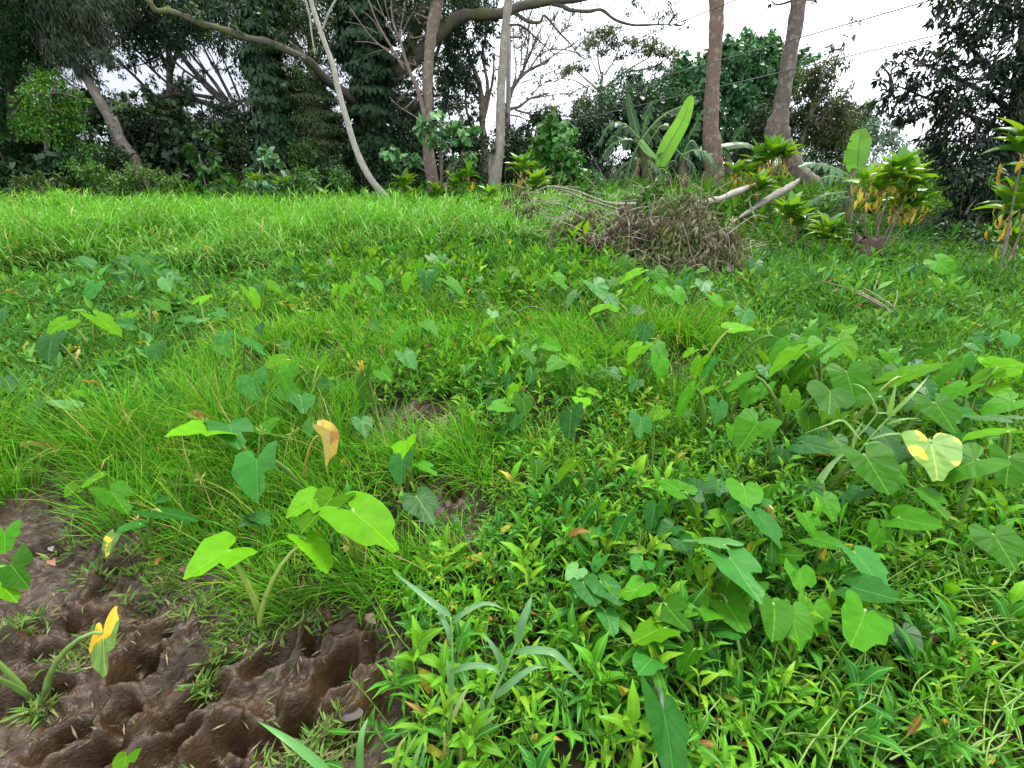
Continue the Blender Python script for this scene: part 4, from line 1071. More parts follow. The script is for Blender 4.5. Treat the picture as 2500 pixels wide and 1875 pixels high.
LEAVES = """203 640 242 658 24 d;248 656 244 681 22 b;232 697 218 727 32 b;207 675 203 690 22 d;297 642 336 667 24 d;342 652 366 681 24 b;289 671 305 699 31 b;325 628 354 640 16 g;354 622 372 638 12 d;395 632 411 650 16 b
407 666 441 685 18 b;405 681 412 707 40 p;500 685 497 705 16 b;378 738 414 757 20 g;454 721 470 728 16 g;490 734 515 715 14 y;431 734 427 755 22 b;610 713 629 750 30 y;633 699 635 721 28 b;655 693 684 711 16 y
159 786 124 809 32 y;126 831 114 884 46 b;240 776 289 811 35 y;321 766 303 789 24 y;378 772 392 795 16 a;452 782 476 770 20 b;484 783 508 775 12 p;525 784 537 770 14 y;545 823 533 860 38 b;633 797 637 814 26 b
606 831 647 860 22 b;704 837 692 860 20 b;773 888 747 868 13 y;781 892 800 860 14 y;822 699 812 725 16 y;848 699 832 730 22 y;867 691 886 714 16 g;810 640 793 648 18 p;813 632 830 650 14 a;795 670 786 690 14 p
6 762 10 790 18 b;188 870 180 895 40 a;1040 673 1048 715 41 b;1003 677 987 709 26 y;1097 687 1130 717 24 g;1245 660 1272 674 16 y;1243 660 1228 655 14 y;1227 673 1223 703 18 g;1337 677 1309 695 16 y;1357 677 1384 703 26 g
1320 690 1330 705 20 b;1172 603 1164 626 22 b;1199 628 1193 652 22 b;1215 623 1225 634 14 g;983 624 985 650 24 b;963 608 961 628 20 g;1098 638 1099 656 23 p;1077 628 1072 648 20 p;1052 628 1068 646 20 p;1101 607 1117 614 13 g
869 668 859 689 18 y;889 677 891 705 22 g;914 685 934 712 26 g;1170 677 1172 691 20 b;1378 652 1370 673 20 b;1396 646 1414 660 14 g;1528 636 1496 656 20 g;1557 664 1516 685 24 y;1603 664 1628 690 38 g;1565 685 1545 707 20 y
1451 695 1482 728 36 b;1487 727 1513 753 30 b;1492 685 1512 703 24 g;1433 681 1414 696 16 y;1581 703 1547 748 28 y;1608 697 1630 719 32 g;1648 711 1670 742 34 g;1406 719 1382 746 18 p;1471 750 1439 764 20 y;1475 750 1508 756 16 y
1203 762 1207 778 26 p;1195 782 1176 801 14 y;991 803 957 837 28 g;1040 791 1069 815 24 g;1040 822 1056 832 16 a;932 852 932 876 18 a;880 890 885 915 26 a;989 866 1014 900 40 b;960 865 942 884 14 y;1313 827 1309 860 28 g
1223 825 1193 843 15 y;1248 827 1276 843 15 y;1276 858 1307 884 28 g;1239 872 1217 896 24 g;1365 881 1338 902 44 g;1575 799 1571 837 42 b;1601 843 1626 875 36 g;1610 880 1612 925 40 g;1518 841 1494 868 26 y;1565 850 1532 884 30 y
1691 856 1669 870 18 y;1549 778 1545 799 22 y;1255 700 1258 714 18 a;1103 668 1110 677 14 a;1190 668 1196 678 16 a;1718 690 1722 712 38 d;1665 687 1661 708 30 d;1742 725 1765 749 20 g;1789 744 1767 760 18 y;1818 762 1820 792 43 b
1844 644 1844 672 35 b;1820 640 1806 656 24 y;1791 803 1836 797 24 y;1759 811 1742 843 38 y;1890 822 1930 830 50 g;1925 840 1887 884 46 g;1991 807 1948 850 32 g;2013 841 2013 880 68 g;2060 807 2088 795 32 y;2050 831 2084 868 40 y
1950 860 1880 905 26 y;1991 869 1915 942 44 g;2068 912 2090 977 82 g;2027 955 2027 1000 92 g;2155 900 2158 935 47 g;2200 920 2291 884 28 y;2345 890 2277 950 40 g;2425 897 2391 868 30 y;2438 897 2486 890 58 y;2420 906 2378 932 28 y
2285 985 2330 1043 66 g;2352 950 2300 980 34 g;2470 980 2414 1003 56 g;2165 940 2121 979 36 g;2140 970 2065 995 36 g;1930 963 1925 1007 42 y;1690 950 1655 1016 36 g;1736 949 1702 969 18 y;1753 987 1750 1030 42 d;1828 950 1820 990 50 g
1848 1036 1803 1089 78 g;1710 881 1693 922 34 y;1742 881 1714 926 28 b;1832 918 1779 948 24 g;2150 1060 2194 1115 50 d;2115 1117 2165 1186 84 g;2273 1081 2292 1154 100 m;2383 1123 2304 1162 95 g;2462 1121 2462 1182 75 g;2454 1054 2377 1064 26 y
2446 1020 2377 1012 16 p;2235 980 2210 1000 36 d;1753 1174 1755 1205 52 b;1816 1190 1826 1235 76 g;2007 1085 2047 1107 32 g;2040 995 2005 1025 50 y;2182 1165 2210 1200 30 g;1880 1195 1862 1235 34 g;2260 1208 2306 1248 34 g;1852 1260 1901 1319 36 b
1968 1264 1990 1305 42 g;1640 1286 1605 1308 40 b;1755 1326 1668 1310 26 p;1785 1370 1847 1440 78 b;2084 1436 2163 1450 58 b;1891 1483 1891 1552 82 g;2094 1357 2147 1418 48 b;2040 1377 1999 1394 38 g;1677 1512 1628 1490 60 b;1612 1535 1548 1560 58 y
1620 1740 1648 1872 88 d;1690 1590 1660 1640 55 g;1590 1610 1560 1640 70 b;1470 1425 1515 1465 56 b;1569 1427 1532 1457 58 g;1410 1390 1385 1412 42 p;1465 1365 1450 1395 35 b;1570 1370 1550 1388 50 b;1530 1262 1499 1315 38 b;1599 1240 1586 1287 46 b
1453 1238 1421 1276 22 b;1475 1295 1442 1308 28 b;1394 1010 1386 1067 50 b;1420 998 1424 1028 18 a;1400 1128 1362 1168 34 y;1309 1130 1311 1168 40 g;1276 975 1286 1015 42 g;1257 946 1242 978 28 y;1246 919 1234 952 28 b;1263 912 1275 932 16 y
1365 906 1365 929 30 g;1388 873 1419 898 16 y;1420 975 1425 992 42 y;1425 955 1412 962 32 y;1438 955 1468 967 16 y;1262 1018 1250 1048 30 d;1138 898 1134 916 24 p;890 920 883 986 36 g;883 1028 894 1062 44 d;983 1125 973 1180 48 b
988 1080 985 1108 58 y;1020 1217 1058 1271 74 b;1030 1138 1067 1155 24 g;864 1251 967 1330 105 y;807 1222 744 1277 60 y;765 1222 711 1250 58 y;755 1325 803 1388 58 y;555 1345 478 1386 78 y;628 1127 619 1213 80 b;559 1042 584 1082 80 d
515 1052 432 1052 26 y;649 1046 680 1015 30 g;640 1055 600 1045 20 y;769 1030 753 1063 44 d;617 927 624 973 62 b;708 905 695 960 38 g;722 915 700 952 24 y;734 969 742 1000 58 b;695 880 650 890 24 y;160 990 114 978 22 p
96 985 72 1037 26 g;190 962 218 954 16 y;14 925 28 950 40 b;272 1203 314 1245 58 g;395 1250 470 1262 30 b;345 1280 300 1292 26 b;185 1190 165 1205 30 y;250 1160 213 1180 16 y;215 1160 200 1185 24 g;405 1215 378 1228 14 b
620 1270 590 1280 28 b;628 1262 662 1278 26 b;278 1305 262 1345 34 m;12 1300 8 1345 55 g;29 1380 58 1430 75 g;0 1425 40 1460 60 y;252 1545 247 1635 44 h;310 1850 296 1880 42 y;75 1092 118 1090 18 a;783 1065 828 1140 24 a
838 1125 848 1137 18 a;480 1022 530 1020 40 a;-80 1560 -150 1590 70 g;-110 1665 -180 1710 70 g;1870 1245 1900 1290 40 a;1945 1250 1950 1270 24 a;2310 1250 2320 1265 26 a;2430 1310 2470 1370 80 g;1990 1315 2045 1330 40 g;1660 1320 1680 1345 50 d;2290 640 2330 668 40 g;2240 655 2220 680 34 d"""
# plants whose foot the photograph shows: leaf lines that belong to them, foot pixel
FEET = [((755, 1325), (555, 1345), (634, 1525)), ((0, 1425), (29, 1380), (12, 1300), (-160, 1560)), ((252, 1545), (-80, 1560), (-110, 1665), (62, 1700)), ((310, 1850), (345, 1960)),
        ((864, 1251), (807, 1222), (765, 1222), (865, 1370)), ((278, 1305), (345, 1280), (395, 1250), (370, 1345))]

def more_leaves():
    rng = np.random.default_rng(77); rows = []
    have = np.array([[float(v) for v in r.split()[:2]] for r in LEAVES.replace('\n', ';').split(';')])
    for x0, x1, y0, y1, n in ((1880, 2500, 810, 1130, 34), (1400, 1720, 640, 760, 14), (1380, 2250, 1180, 1560, 26), (640, 1180, 640, 720, 12), (1200, 1880, 790, 1060, 16), (250, 950, 760, 1000, 10)):
        k = 0; tries = 0
        while k < n and tries < 900:
            tries += 1
            x, y = x0 + (x1 - x0) * rng.random(), y0 + (y1 - y0) * rng.random()
            if np.min(np.hypot(have[:, 0] - x, have[:, 1] - y)) < 14 + .026 * (y - 500): continue
            s = (14 + .072 * (y - 600)) * (.7 + .5 * rng.random()); a = rng.normal() * .9
            rows.append(f"{x:.0f} {y:.0f} {x - s * math.sin(a):.0f} {y + s * .8 * math.cos(a):.0f} {s * (.75 + .4 * rng.random()):.0f} {'ggbbdygb'[rng.integers(8)]}")
            have = np.vstack([have, [x, y]]); k += 1
    return ';'.join(rows)

def taro_all():
    L = []
    for row in (LEAVES + ';' + more_leaves()).replace('\n', ';').split(';'):
        a = row.split(); jx, jy, tx, ty, wd = map(float, a[:5]); k = a[5]
        # size -> height of the blade over the ground
        z = .30
        for it in range(3):
            p = H(jx, jy, z); s = depth_of(p) / FPX
            JT = max(math.hypot(tx - jx, ty - jy) * s, wd * s / 1.06)
            JT *= 1.12; z = float(np.clip(2.1 * JT + .03, .20, .44)) + gzs(p[0], p[1])
        if (jx, jy) in ((864, 1251), (807, 1222), (765, 1222)): z = .40
        if (jx, jy) == (252, 1545): z = .26
        if (jx, jy) == (278, 1305): z = .16
        if k == 'a': z = max(.12, z - .06)
        p = H(jx, jy, z); dep = depth_of(p); s = dep / FPX
        a_, w_ = math.hypot(tx - jx, ty - jy) * s, wd * s
        right, up, fw = np.array([1, 0, 0]), np.array([0, SP, CP]), np.array([0, CP, -SP])
        view = nrm(EYE - p)
        ti = nrm(right * (tx - jx) - up * (ty - jy)); ti = nrm(ti - view * (ti @ view))
        if k == 'a': w_ = max(w_, .45 * a_)
        JT = max(a_ / .97, w_ / 1.06) * (.95 if k == 'a' else 1.13 if max(a_, w_) < .2 else 1.06)
        c = np.clip(a_ / JT, 0, 1); dsg = 1 if ty > jy - 4 else -1
        t = nrm(ti * c + view * dsg * math.sqrt(1 - c * c))
        n = nrm(view - t * (view @ t))
        q = np.clip(w_ / (1.06 * JT), .12, 1)
        r = math.acos(q); b = np.cross(t, n)
        n1 = n * math.cos(r) + b * math.sin(r); n2 = n * math.cos(r) - b * math.sin(r)
        n = n1 if n1[2] > n2[2] else n2
        L.append(dict(j=p, t=t, n=n, JT=JT, k=k, px=(jx, jy), foot=np.array([p[0], p[1]]) - t[:2] * .45 * (z - .0) * (1 if k != 'a' else .6)))
    used = set(); plants = []
    idx = {l['px']: i for i, l in enumerate(L)}
    for f in FEET:
        m = [idx[q] for q in f[:-1]]; used |= set(m)
        plants.append((m, G(*f[-1])))
    order = sorted(range(len(L)), key=lambda i: L[i]['j'][1])
    for i in order:
        if i in used: continue
        m = [i]; used.add(i); c = L[i]['foot'].copy()
        R = .16 + .035 * L[i]['j'][1]
        cand = sorted((k for k in order if k not in used), key=lambda k: np.hypot(*(L[k]['foot'] - c)))
        for k in cand:
            if len(m) >= 4 or np.hypot(*(L[k]['foot'] - c)) > R: break
            m.append(k); used.add(k); c = np.mean([L[q]['foot'] for q in m], axis=0)
        plants.append((m, np.array([c[0], c[1], gzs(c[0], c[1])])))
    # words that say which plant is which
    def zone(p):
        x, y = pix(p[0], p[1], .25) 
        if y > 1120 and x < 880: return 'by the bare mud', 'mud'
        if y > 1180 and x > 1300: return 'among large leaved weeds', 'weeds'
        if y > 830 and x > 1780: return 'in the patch around the broken reed', 'patch'
        if y < 760 and x > 1400: return 'before the brush heap', 'heap'
        if y < 760: return 'below the tall grass', 'tall'
        if x < 600: return 'in weeds above the mud', 'left'
        if x < 1150: return 'around the mud hole', 'hole'
        return 'in grass right of the mud hole', 'mid'
    words = {'g': 'green', 'b': 'blue green', 'y': 'light green', 'd': 'dark green', 'p': 'pale green', 'a': 'withered', 'm': 'half yellowed', 'h': 'half yellowed'}
    nums = ['no', 'one', 'two', 'three', 'four']
    info = {}
    for pi, (m, ft) in enumerate(plants):
        zn, key = zone(ft); ks = [L[i]['k'] for i in m]
        main = max(sorted(set(ks)), key=ks.count)
        info.setdefault((zn, len(m), words[main]), []).append((float(pix(ft[0], ft[1], .25)[0]), pi))
    ordn = ['first from left', 'second from left', 'third from left', 'fourth from left', 'fifth from left', 'sixth from left', 'seventh from left', 'eighth from left', 'ninth from left', 'tenth from left', 'eleventh from left', 'twelfth from left', 'thirteenth', 'fourteenth', 'fifteenth', 'sixteenth', 'seventeenth', 'eighteenth', 'nineteenth', 'twentieth', 'twenty-first', 'twenty-second', 'twenty-third', 'twenty-fourth', 'twenty-fifth', 'twenty-sixth']
    label = {}
    for (zn, n, cw), lst in info.items():
        lst.sort()
        for r, (_, pi) in enumerate(lst):
            what = f"taro plant with {nums[n]} {cw} {'leaf' if n == 1 else 'leaves'} {zn}"
            label[pi] = what if len(lst) == 1 else f"{ordn[r].split(' ')[0]} from left: {what.replace('taro plant with', 'taro with')}"
    rng = np.random.default_rng(9)
    for pi, (m, ft) in enumerate(plants):
        root = empty('taro_plant', ft, label[pi], 'taro plant', 'taro plants across the wet field')
        for li in m:
            l = L[li]; me = BLADES[l['k']][rng.integers(7)]
            o = bpy.data.objects.new('leaf', me); COL.objects.link(o); o.parent = root
            R = frames(l['t'][None], l['n'][None])[0]
            M = np.eye(4); M[:3, :3] = R * l['JT']; M[:3, 3] = l['j'] - ft
            o.matrix_basis = Matrix(M.tolist())
            s = ft + np.array([rng.normal() * .012, rng.normal() * .012, -.03]); e = l['j'] - l['n'] * .004
            hgt = e[2] - s[2]; out = e - s
            c1 = s + np.array([out[0] * .12, out[1] * .12, hgt * .55]); c2 = e - np.array([out[0] * .18, out[1] * .18, 0]) + np.array([0, 0, min(.05, hgt * .12)])
            u = np.linspace(0, 1, 8)[:, None]
            q = s * (1 - u) ** 3 + c1 * 3 * u * (1 - u) ** 2 + c2 * 3 * u * u * (1 - u) + e * u ** 3
            g = Geo(); rb = np.clip(l['JT'] * (.045 if l['k'] == 'a' else .062), .004, .012)
            colr = {'a': (.28, .25, .06), 'y': (.20, .30, .05), 'd': (.06, .11, .05)}.get(l['k'], (.13, .24, .05))
            tube(g, q, np.linspace(rb * 1.5, rb * .55, 8), 6, colr)
            pt = g.obj('petiole', M_STALK, o, ft); pt.matrix_parent_inverse = o.matrix_basis.inverted()
taro_all()

# ------------------------------------------------------------------ ti plants
TIV, TIQ, TIT, TIL = [], [], [], []
def ti_leaf_mesh(name, col, droop, seed, wr=.30):
    t = np.linspace(0, 1, 7); rng = np.random.default_rng(seed)
    wd = wr * np.sin(np.clip(t * 1.02, 0, 1) ** .62 * math.pi) ** .8 * (t > .0) + .03 * (1 - t)
    a = np.cumsum(np.full(7, droop / 6)); y = np.cumsum(np.cos(a)) / 7; z = -np.cumsum(np.sin(a)) / 7
    g = Geo(); c = vary(col, 1, .2, .15, rng)[0]
    pts = np.stack([.03 * np.sin(t * 3 + seed), y - y[0], z - z[0]], -1)
    ribbon(g, pts, wd, (0, 0, 1), .28, c)
    return g.mesh(name, M_TI)
TI = {'up': [ti_leaf_mesh('ti_leaf_fresh', c, d, i) for i, (c, d) in enumerate([((.075, .22, .015), .35), ((.12, .29, .015), .7), ((.045, .15, .02), 1.0), ((.16, .32, .02), .5)])],
      'old': [ti_leaf_mesh('ti_leaf_yellowed', c, d, 9 + i, .21) for i, (c, d) in enumerate([((.56, .40, .03), 1.0), ((.50, .29, .03), 1.2), ((.34, .34, .03), .9), ((.56, .46, .08), 1.1), ((.26, .15, .05), 1.4)])]}
def ti_plant(label, px, py, D, heads, group='ti plants at the edge of the clearing', seed=0, base_px=None):
    """heads: (X px, Y px, leaf length m, fresh leaves, old leaves)"""
    rng = np.random.default_rng(seed + 300)
    b = P(px, py, D); b[2] = gzs(b[0], b[1])
    root = empty('ti_plant', b, label, 'ti plant', group)
    for hx, hy, ln, nf, no in heads:
        nf, no = int(nf * 1.9), int(no * 1.7)
        c = P(hx, hy, D + rng.normal() * .12)
        c[2] = max(c[2], b[2] + .12)
        g = Geo(); q = spline([b + [rng.normal() * .06, rng.normal() * .06, -.1], .5 * (b + c) + rng.normal(size=3) * .05, c], 5)
        tube(g, q, np.linspace(.017, .011, len(q)) * (1 if len(heads) > 3 else 1.3), 7, (.15, .125, .095), .06)
        g.obj('stem', M_BARK, root, b)
        for k in range(nf + no):
            fresh = k < nf
            u = (k + .5) / nf if fresh else (k - nf + .5) / max(no, 1)
            if not fresh: u = u ** .8
            az = k * 2.4 + rng.random() * .5
            el = (1.4 - .85 * u if fresh else -.35 - .65 * u) + rng.normal() * .12
            if not fresh: el = -.75 - .55 * rng.random()
            d = np.array([math.cos(az) * math.cos(el), math.sin(az) * math.cos(el), math.sin(el)])
            n = np.array([-math.cos(az) * math.sin(el), -math.sin(az) * math.sin(el), math.cos(el)]) + rng.normal(size=3) * .15
            L = ln * (.8 + .35 * rng.random()) * (1.18 if fresh else .50)
            me = (TI['up'] if fresh else TI['old'])[rng.integers(4 if fresh else 5)]
            if not fresh and u < .25 and rng.random() < .5: me = TI['up'][2]
            o = bpy.data.objects.new('leaf', me); COL.objects.link(o); o.parent = root
            off = np.array([0, 0, .06 - .14 * u if fresh else .05 - .40 * rng.random() * ln / .45])
            M = np.eye(4); M[:3, :3] = frames(d[None], n[None])[0] * L; M[:3, 3] = c + off - b + (np.array([math.cos(az), math.sin(az), 0]) * ln * (.10 + .38 * rng.random()) if not fresh else 0)
            o.matrix_basis = Matrix(M.tolist())
ti_plant('tall clustered ti plant with hanging orange leaves right of the upright banana leaf', 2125, 660, 8.3,
         [(2185, 425, .42, 14, 16), (2150, 455, .40, 9, 16), (2225, 440, .40, 10, 12), (2200, 490, .38, 14, 14), (2235, 500, .36, 9, 10), (2110, 445, .36, 5, 12)], seed=1)
ti_plant('ti plant cut by the right edge with green tops and yellow leaves', 2440, 660, 6.6,
         [(2500, 360, .42, 14, 6), (2470, 505, .42, 12, 10), (2530, 440, .4, 10, 8), (2475, 590, .34, 9, 4)], seed=2)
ti_plant('ti plant with golden lower leaves before the crooked trunk', 1870, 480, 14, [(1885, 385, .62, 14, 14), (1850, 395, .55, 8, 10), (1920, 380, .5, 6, 8)], seed=3)
ti_plant('orange and yellow ti plant just right of the straight brown trunk', 1800, 470, 13.8, [(1795, 425, .5, 6, 14), (1830, 420, .45, 5, 9)], seed=4)
ti_plant('small bright green ti plant on the low bank before the log', 1850, 505, 11.5, [(1855, 460, .45, 13, 1)], seed=5)
ti_plant('low bushy ti plant right of the fallen log', 1930, 575, 9.6, [(1925, 525, .42, 14, 2), (1950, 545, .38, 10, 1)], seed=6)
ti_plant('bright short ti plant left of the brown stump', 2005, 615, 8.6, [(2015, 575, .42, 15, 3)], seed=7)
ti_plant('ti plant with orange skirt beside the thin pole', 1275, 475, 15.5, [(1275, 415, .6, 14, 12)], seed=8)
ti_plant('green ti plant with ragged yellow skirt above the bare branches', 1315, 490, 14.5, [(1312, 455, .55, 14, 2), (1310, 475, .4, 3, 9)], seed=9)
ti_plant('yellow and green ti plant right of the slim trunk foot', 985, 480, 15, [(985, 455, .55, 9, 15)], seed=10)
ti_plant('low yellowing ti plant before the peeling trunk', 1018, 497, 14.4, [(1015, 485, .5, 7, 13)], seed=11)
ti_plant('small green ti plant at the foot of the peeling trunk', 1068, 492, 14.4, [(1065, 476, .45, 12, 1)], seed=12)
ti_plant('ti plant with a few orange leaves under the fresh sapling', 1120, 490, 15, [(1118, 455, .55, 11, 6), (1145, 425, .4, 5, 8)], seed=13)
ti_plant('bright green ti plant in the grass left of the bare branches', 1200, 505, 13.2, [(1198, 492, .5, 13, 2)], seed=14)
ti_plant('small yellow orange ti plant in the grass near the slim trunk', 790, 492, 14, [(790, 475, .4, 3, 10)], seed=15)
ti_plant('yellow ti plant at the far edge of the grass field', 415, 468, 15, [(418, 462, .4, 2, 9)], seed=16)
ti_plant('green ti plant at the field edge below the vine column', 635, 475, 14.6, [(632, 455, .5, 10, 4)], seed=17)
ti_plant('dull green ti plant below the vine clad trunks at the field edge', 690, 475, 14.4, [(688, 460, .45, 9, 2)], seed=18)

# ------------------------------------------------------------------ bananas
def banana_leaf(root, b, pts, D, wpx, col, z=A8, torn=.5, seed=0, face=None, dD=0.0):
    rng = np.random.default_rng(seed + 700)
    path, _ = px_path([(p[0], p[1], 10, D + dD * i / (len(pts) - 1)) for i, p in enumerate(pts)], z, D, 8)
    L = np.r_[0, np.cumsum(np.linalg.norm(np.diff(path, axis=0), axis=1))]; tot = L[-1]
    W = wpx * (1.3 if torn > .4 else 1) * .4069 / FPX * depth_of(path[len(path) // 2])
    n = 24
    u = np.linspace(0, tot, n); q = np.stack([np.interp(u, L, path[:, i]) for i in range(3)], -1)
    tg = nrm(np.gradient(q, axis=0))
    fc = nrm(np.array(face if face is not None else (0, -.6, .8)))
    s = nrm(np.cross(tg, fc)); nn = np.cross(s, tg)
    k = np.linspace(0, 1, n)
    hw = W / 2 * np.clip(np.sin(np.clip(k * .97 + .03, 0, 1) ** .6 * math.pi) ** .42, 0, 1)
    g = Geo(); c0 = np.asarray(col, float)
    if torn > .4:
        for sd in (-1, 1):
            m = int(13 + 5 * rng.random())
            for a in range(m):
                if rng.random() < .12: continue
                f0 = (a + .15 * rng.random()) / m * (n - 1); f1 = min(n - 1.01, f0 + (n - 1) / m * (.75 + .35 * rng.random()))
                def at(f, arr): i_ = int(f); return arr[i_] * (1 - f + i_) + arr[min(n - 1, i_ + 1)] * (f - i_)
                ww = at(.5 * (f0 + f1), hw) * (.55 + .65 * rng.random()); dr = rng.random() ** .8 * 1.2 * torn; sk = .5 + rng.normal() * .35
                A, B = at(f0, q), at(f1, q); S, T_ = at(f0, s) * sd, at(f0, tg)
                rows = [A, B]
                for u_ in (.4, .75, 1.0):
                    o = S * ww * u_ * (1 - .35 * dr * u_) + T_ * ww * sk * u_ * .8 - np.array([0, 0, 1]) * ww * dr * u_ * u_ * 1.1
                    w2 = .5 * (1 - [1, .85, .25][(.4, .75, 1.0).index(u_)])
                    rows += [A + (B - A) * w2 + o, B - (B - A) * w2 + o]
                g.add(np.array(rows), [(0, 1, 3, 2), (2, 3, 5, 4), (4, 5, 7, 6)], None, np.tile(c0 * (.7 + .6 * rng.random()), (8, 1)), np.tile((.5, 0, 0), (8, 1)))
    for sd in (-1, 1) if torn <= .4 else ():
        i = 0
        while i < n - 1:
            w_ = int(rng.integers(1, 4)) if rng.random() < torn else int(rng.integers(4, 9))
            e = min(n - 1, i + w_); droop = (.2 + 1.9 * torn * rng.random() ** 1.3); ext = 1 - .6 * torn * rng.random(); gap = .55 * torn
            if torn > .4 and rng.random() < .26:
                i = e; continue
            skew = rng.normal() * .5 * torn
            rows = []
            for j in range(i, e + 1):
                f = 0 if i == e else (j - i) / max(1, e - i)
                sh = (f - .5) * -2 * gap * (tot / n)
                o = q[j] + s[j] * sd * hw[j] * .55 - nn[j] * hw[j] * .10 * droop + tg[j] * (hw[j] * .18)
                t_ = q[j] + s[j] * sd * hw[j] * ext * (1 - .25 * min(1.6, droop) * torn) - nn[j] * hw[j] * .6 * droop * (.35 + torn) + tg[j] * (hw[j] * (.35 + skew) + sh)
                if torn > .3: t_ = t_ + np.array([0, 0, -1.0]) * hw[j] * .35 * torn * droop
                rows += [q[j], o, t_]
            m = e - i + 1
            Q = []
            for j in range(m - 1):
                for a in (0, 1):
                    v = j * 3 + a; Q.append((v, v + 1, v + 4, v + 3))
            Lu = np.tile([(0, 0, 0), (.5 * sd, 0, 0), (sd, 0, 0)], (m, 1))
            g.add(np.array(rows), Q, None, np.tile(c0 * (.85 + .3 * rng.random()), (m * 3, 1)), Lu)
            i = e
    tube(g, q - nn * .006, np.linspace(.022, .006, n), 5, (.20, .28, .08))
    g.obj('leaf', M_BANANA, root, b)

def banana(label, foot, D, stems, leaves, z=A8, seed=0):
    b = P(z[0] + foot[0] * .4069, z[1] + foot[1] * .4069, D); b[2] = gzs(b[0], b[1])
    root = empty('banana_plant', b, label, 'banana plant', 'banana plants in the clearing')
    for i, st in enumerate(stems):
        path, rad = px_path(st, z, D); path, rad = to_ground(path, rad)
        g = Geo(); tube(g, path, rad, 10, (.085, .07, .04) if i % 2 else (.10, .10, .045), .10, seed=seed + i)
        g.obj('pseudostem', M_BARK, root, b)
    rb = np.random.default_rng(seed + 5)
    if len(stems) > 2:
        leaves = list(leaves)
        for X, Y in ((1880, 850), (2130, 940), (2020, 1010), (1880, 870), (2120, 960), (2010, 1030), (1900, 900)):
            a = rb.random() * 6.28; L = 130 + 130 * rb.random(); up = 40 + 130 * rb.random()
            leaves.append(([(X, Y), (X + .5 * L * math.cos(a), Y - up), (X + L * math.cos(a), Y - up * .55 + 20), (X + 1.25 * L * math.cos(a), Y + 90 * rb.random())], 55 + 25 * rb.random(), np.array(BG) * (.6 + .7 * rb.random()), .95, .9 * (rb.random() - .3)))
        for X, Y in ((1860, 950), (1930, 1010), (2100, 1050), (2150, 1040), (2000, 1080)):
            leaves.append(([(X, Y), (X - 40 + 80 * rb.random(), Y + 60), (X - 50 + 100 * rb.random(), Y + 150)], 45, (.13, .085, .05), .95, -.3))
    for i, lf in enumerate(leaves):
        banana_leaf(root, b, lf[0], D + (lf[4] if len(lf) > 4 else 0), lf[1], lf[2], z, lf[3], seed + i, lf[5] if len(lf) > 5 else None, lf[6] if len(lf) > 6 else 0)
BG, BB, BP = (.020, .072, .018), (.13, .34, .015), (.075, .17, .075)
banana('clump of torn dark bananas with one bright rolled leaf left of the straight trunk', (1960, 1200), 13.5,
       [[(1870, 840, 40), (1920, 1000, 70), (1950, 1200, 90)], [(2130, 930, 45), (2130, 1080, 70), (2110, 1230, 90)], [(2010, 1010, 40), (2030, 1120, 60), (2030, 1240, 70)]],
       [([(1985, 1000), (2050, 860), (2130, 720), (2185, 570)], 105, BB, .05, -.2, (-.4, -.9, .2), -.1),
        ([(1870, 830), (1830, 700), (1800, 555)], 75, BG, .35, .1, (.3, -.9, .2)),
        ([(1870, 830), (1790, 750), (1700, 745), (1620, 870)], 75, BG, .8, 0), ([(1880, 850), (1780, 840), (1690, 880), (1630, 980)], 70, BG, .8, .1),
        ([(1880, 840), (1960, 740), (2070, 660), (2215, 610)], 80, BG, .9, .1), ([(1880, 840), (1910, 720), (1950, 600), (1900, 690)], 60, BG, .8, .3),
        ([(1870, 840), (1920, 900), (1980, 950)], 70, (.11, .25, .05), .15, -.3), ([(2130, 930), (2200, 900), (2290, 930), (2330, 1010)], 85, BP, .8, 0),
        ([(2130, 930), (2060, 880), (1990, 900), (1930, 1010)], 70, BG, .8, -.1), ([(2130, 930), (2180, 800), (2240, 690), (2280, 640)], 70, BG, .7, .2),
        ([(2130, 930), (2110, 790), (2160, 660)], 70, BG, .6, .3), ([(2010, 1010), (1940, 1040), (1900, 1120)], 60, BG, .9, -.2), ([(2010, 1010), (2060, 1060), (2080, 1180)], 60, BG, .9, -.2),
        ([(2130, 940), (2190, 990), (2220, 1110)], 70, BG, .9, -.1), ([(1880, 850), (1830, 940), (1790, 1080), (1770, 1180)], 60, BG, .9, -.1), ([(1920, 960), (1990, 1020), (2000, 1150)], 55, (.10, .16, .09), .7, -.3)], A8, 1)
banana('banana with one upright broad bright leaf between crooked trunk and ti plant', (1160, 1270), 10.5,
       [[(1190, 1010, 26), (1165, 1130, 46), (1150, 1300, 64)]],
       [([(1215, 1040), (1222, 930), (1228, 840), (1236, 772)], 182, (.09, .26, .018), .22, 0, (.05, -1, .15)),
        ([(1170, 1060), (1080, 1010), (960, 980), (860, 1000)], 75, BP, .5, 0), ([(1165, 1080), (1090, 1060), (1020, 1060), (980, 1090)], 70, BP, .7, -.2),
        ([(1150, 1150), (1080, 1160), (990, 1180), (920, 1225)], 65, BP, .6, -.3), ([(1180, 1060), (1150, 1100), (1130, 1180)], 60, BG, .8, -.2), ([(1160, 1180), (1100, 1200), (1060, 1270)], 55, BG, .8, -.3)], A9, 40)
banana('banana behind the trunks, only its long pale horizontal leaf showing', (450, 1080), 17.8,
       [[(430, 920, 30), (440, 1000, 40), (445, 1080, 50)]],
       [([(430, 930), (400, 890), (480, 868), (560, 872), (640, 905)], 70, BP, .3, 0), ([(430, 920), (470, 850), (510, 770), (540, 740)], 60, BG, .7, .2), ([(430, 920), (390, 820), (420, 760)], 60, BG, .6, .3)], A9, 60)

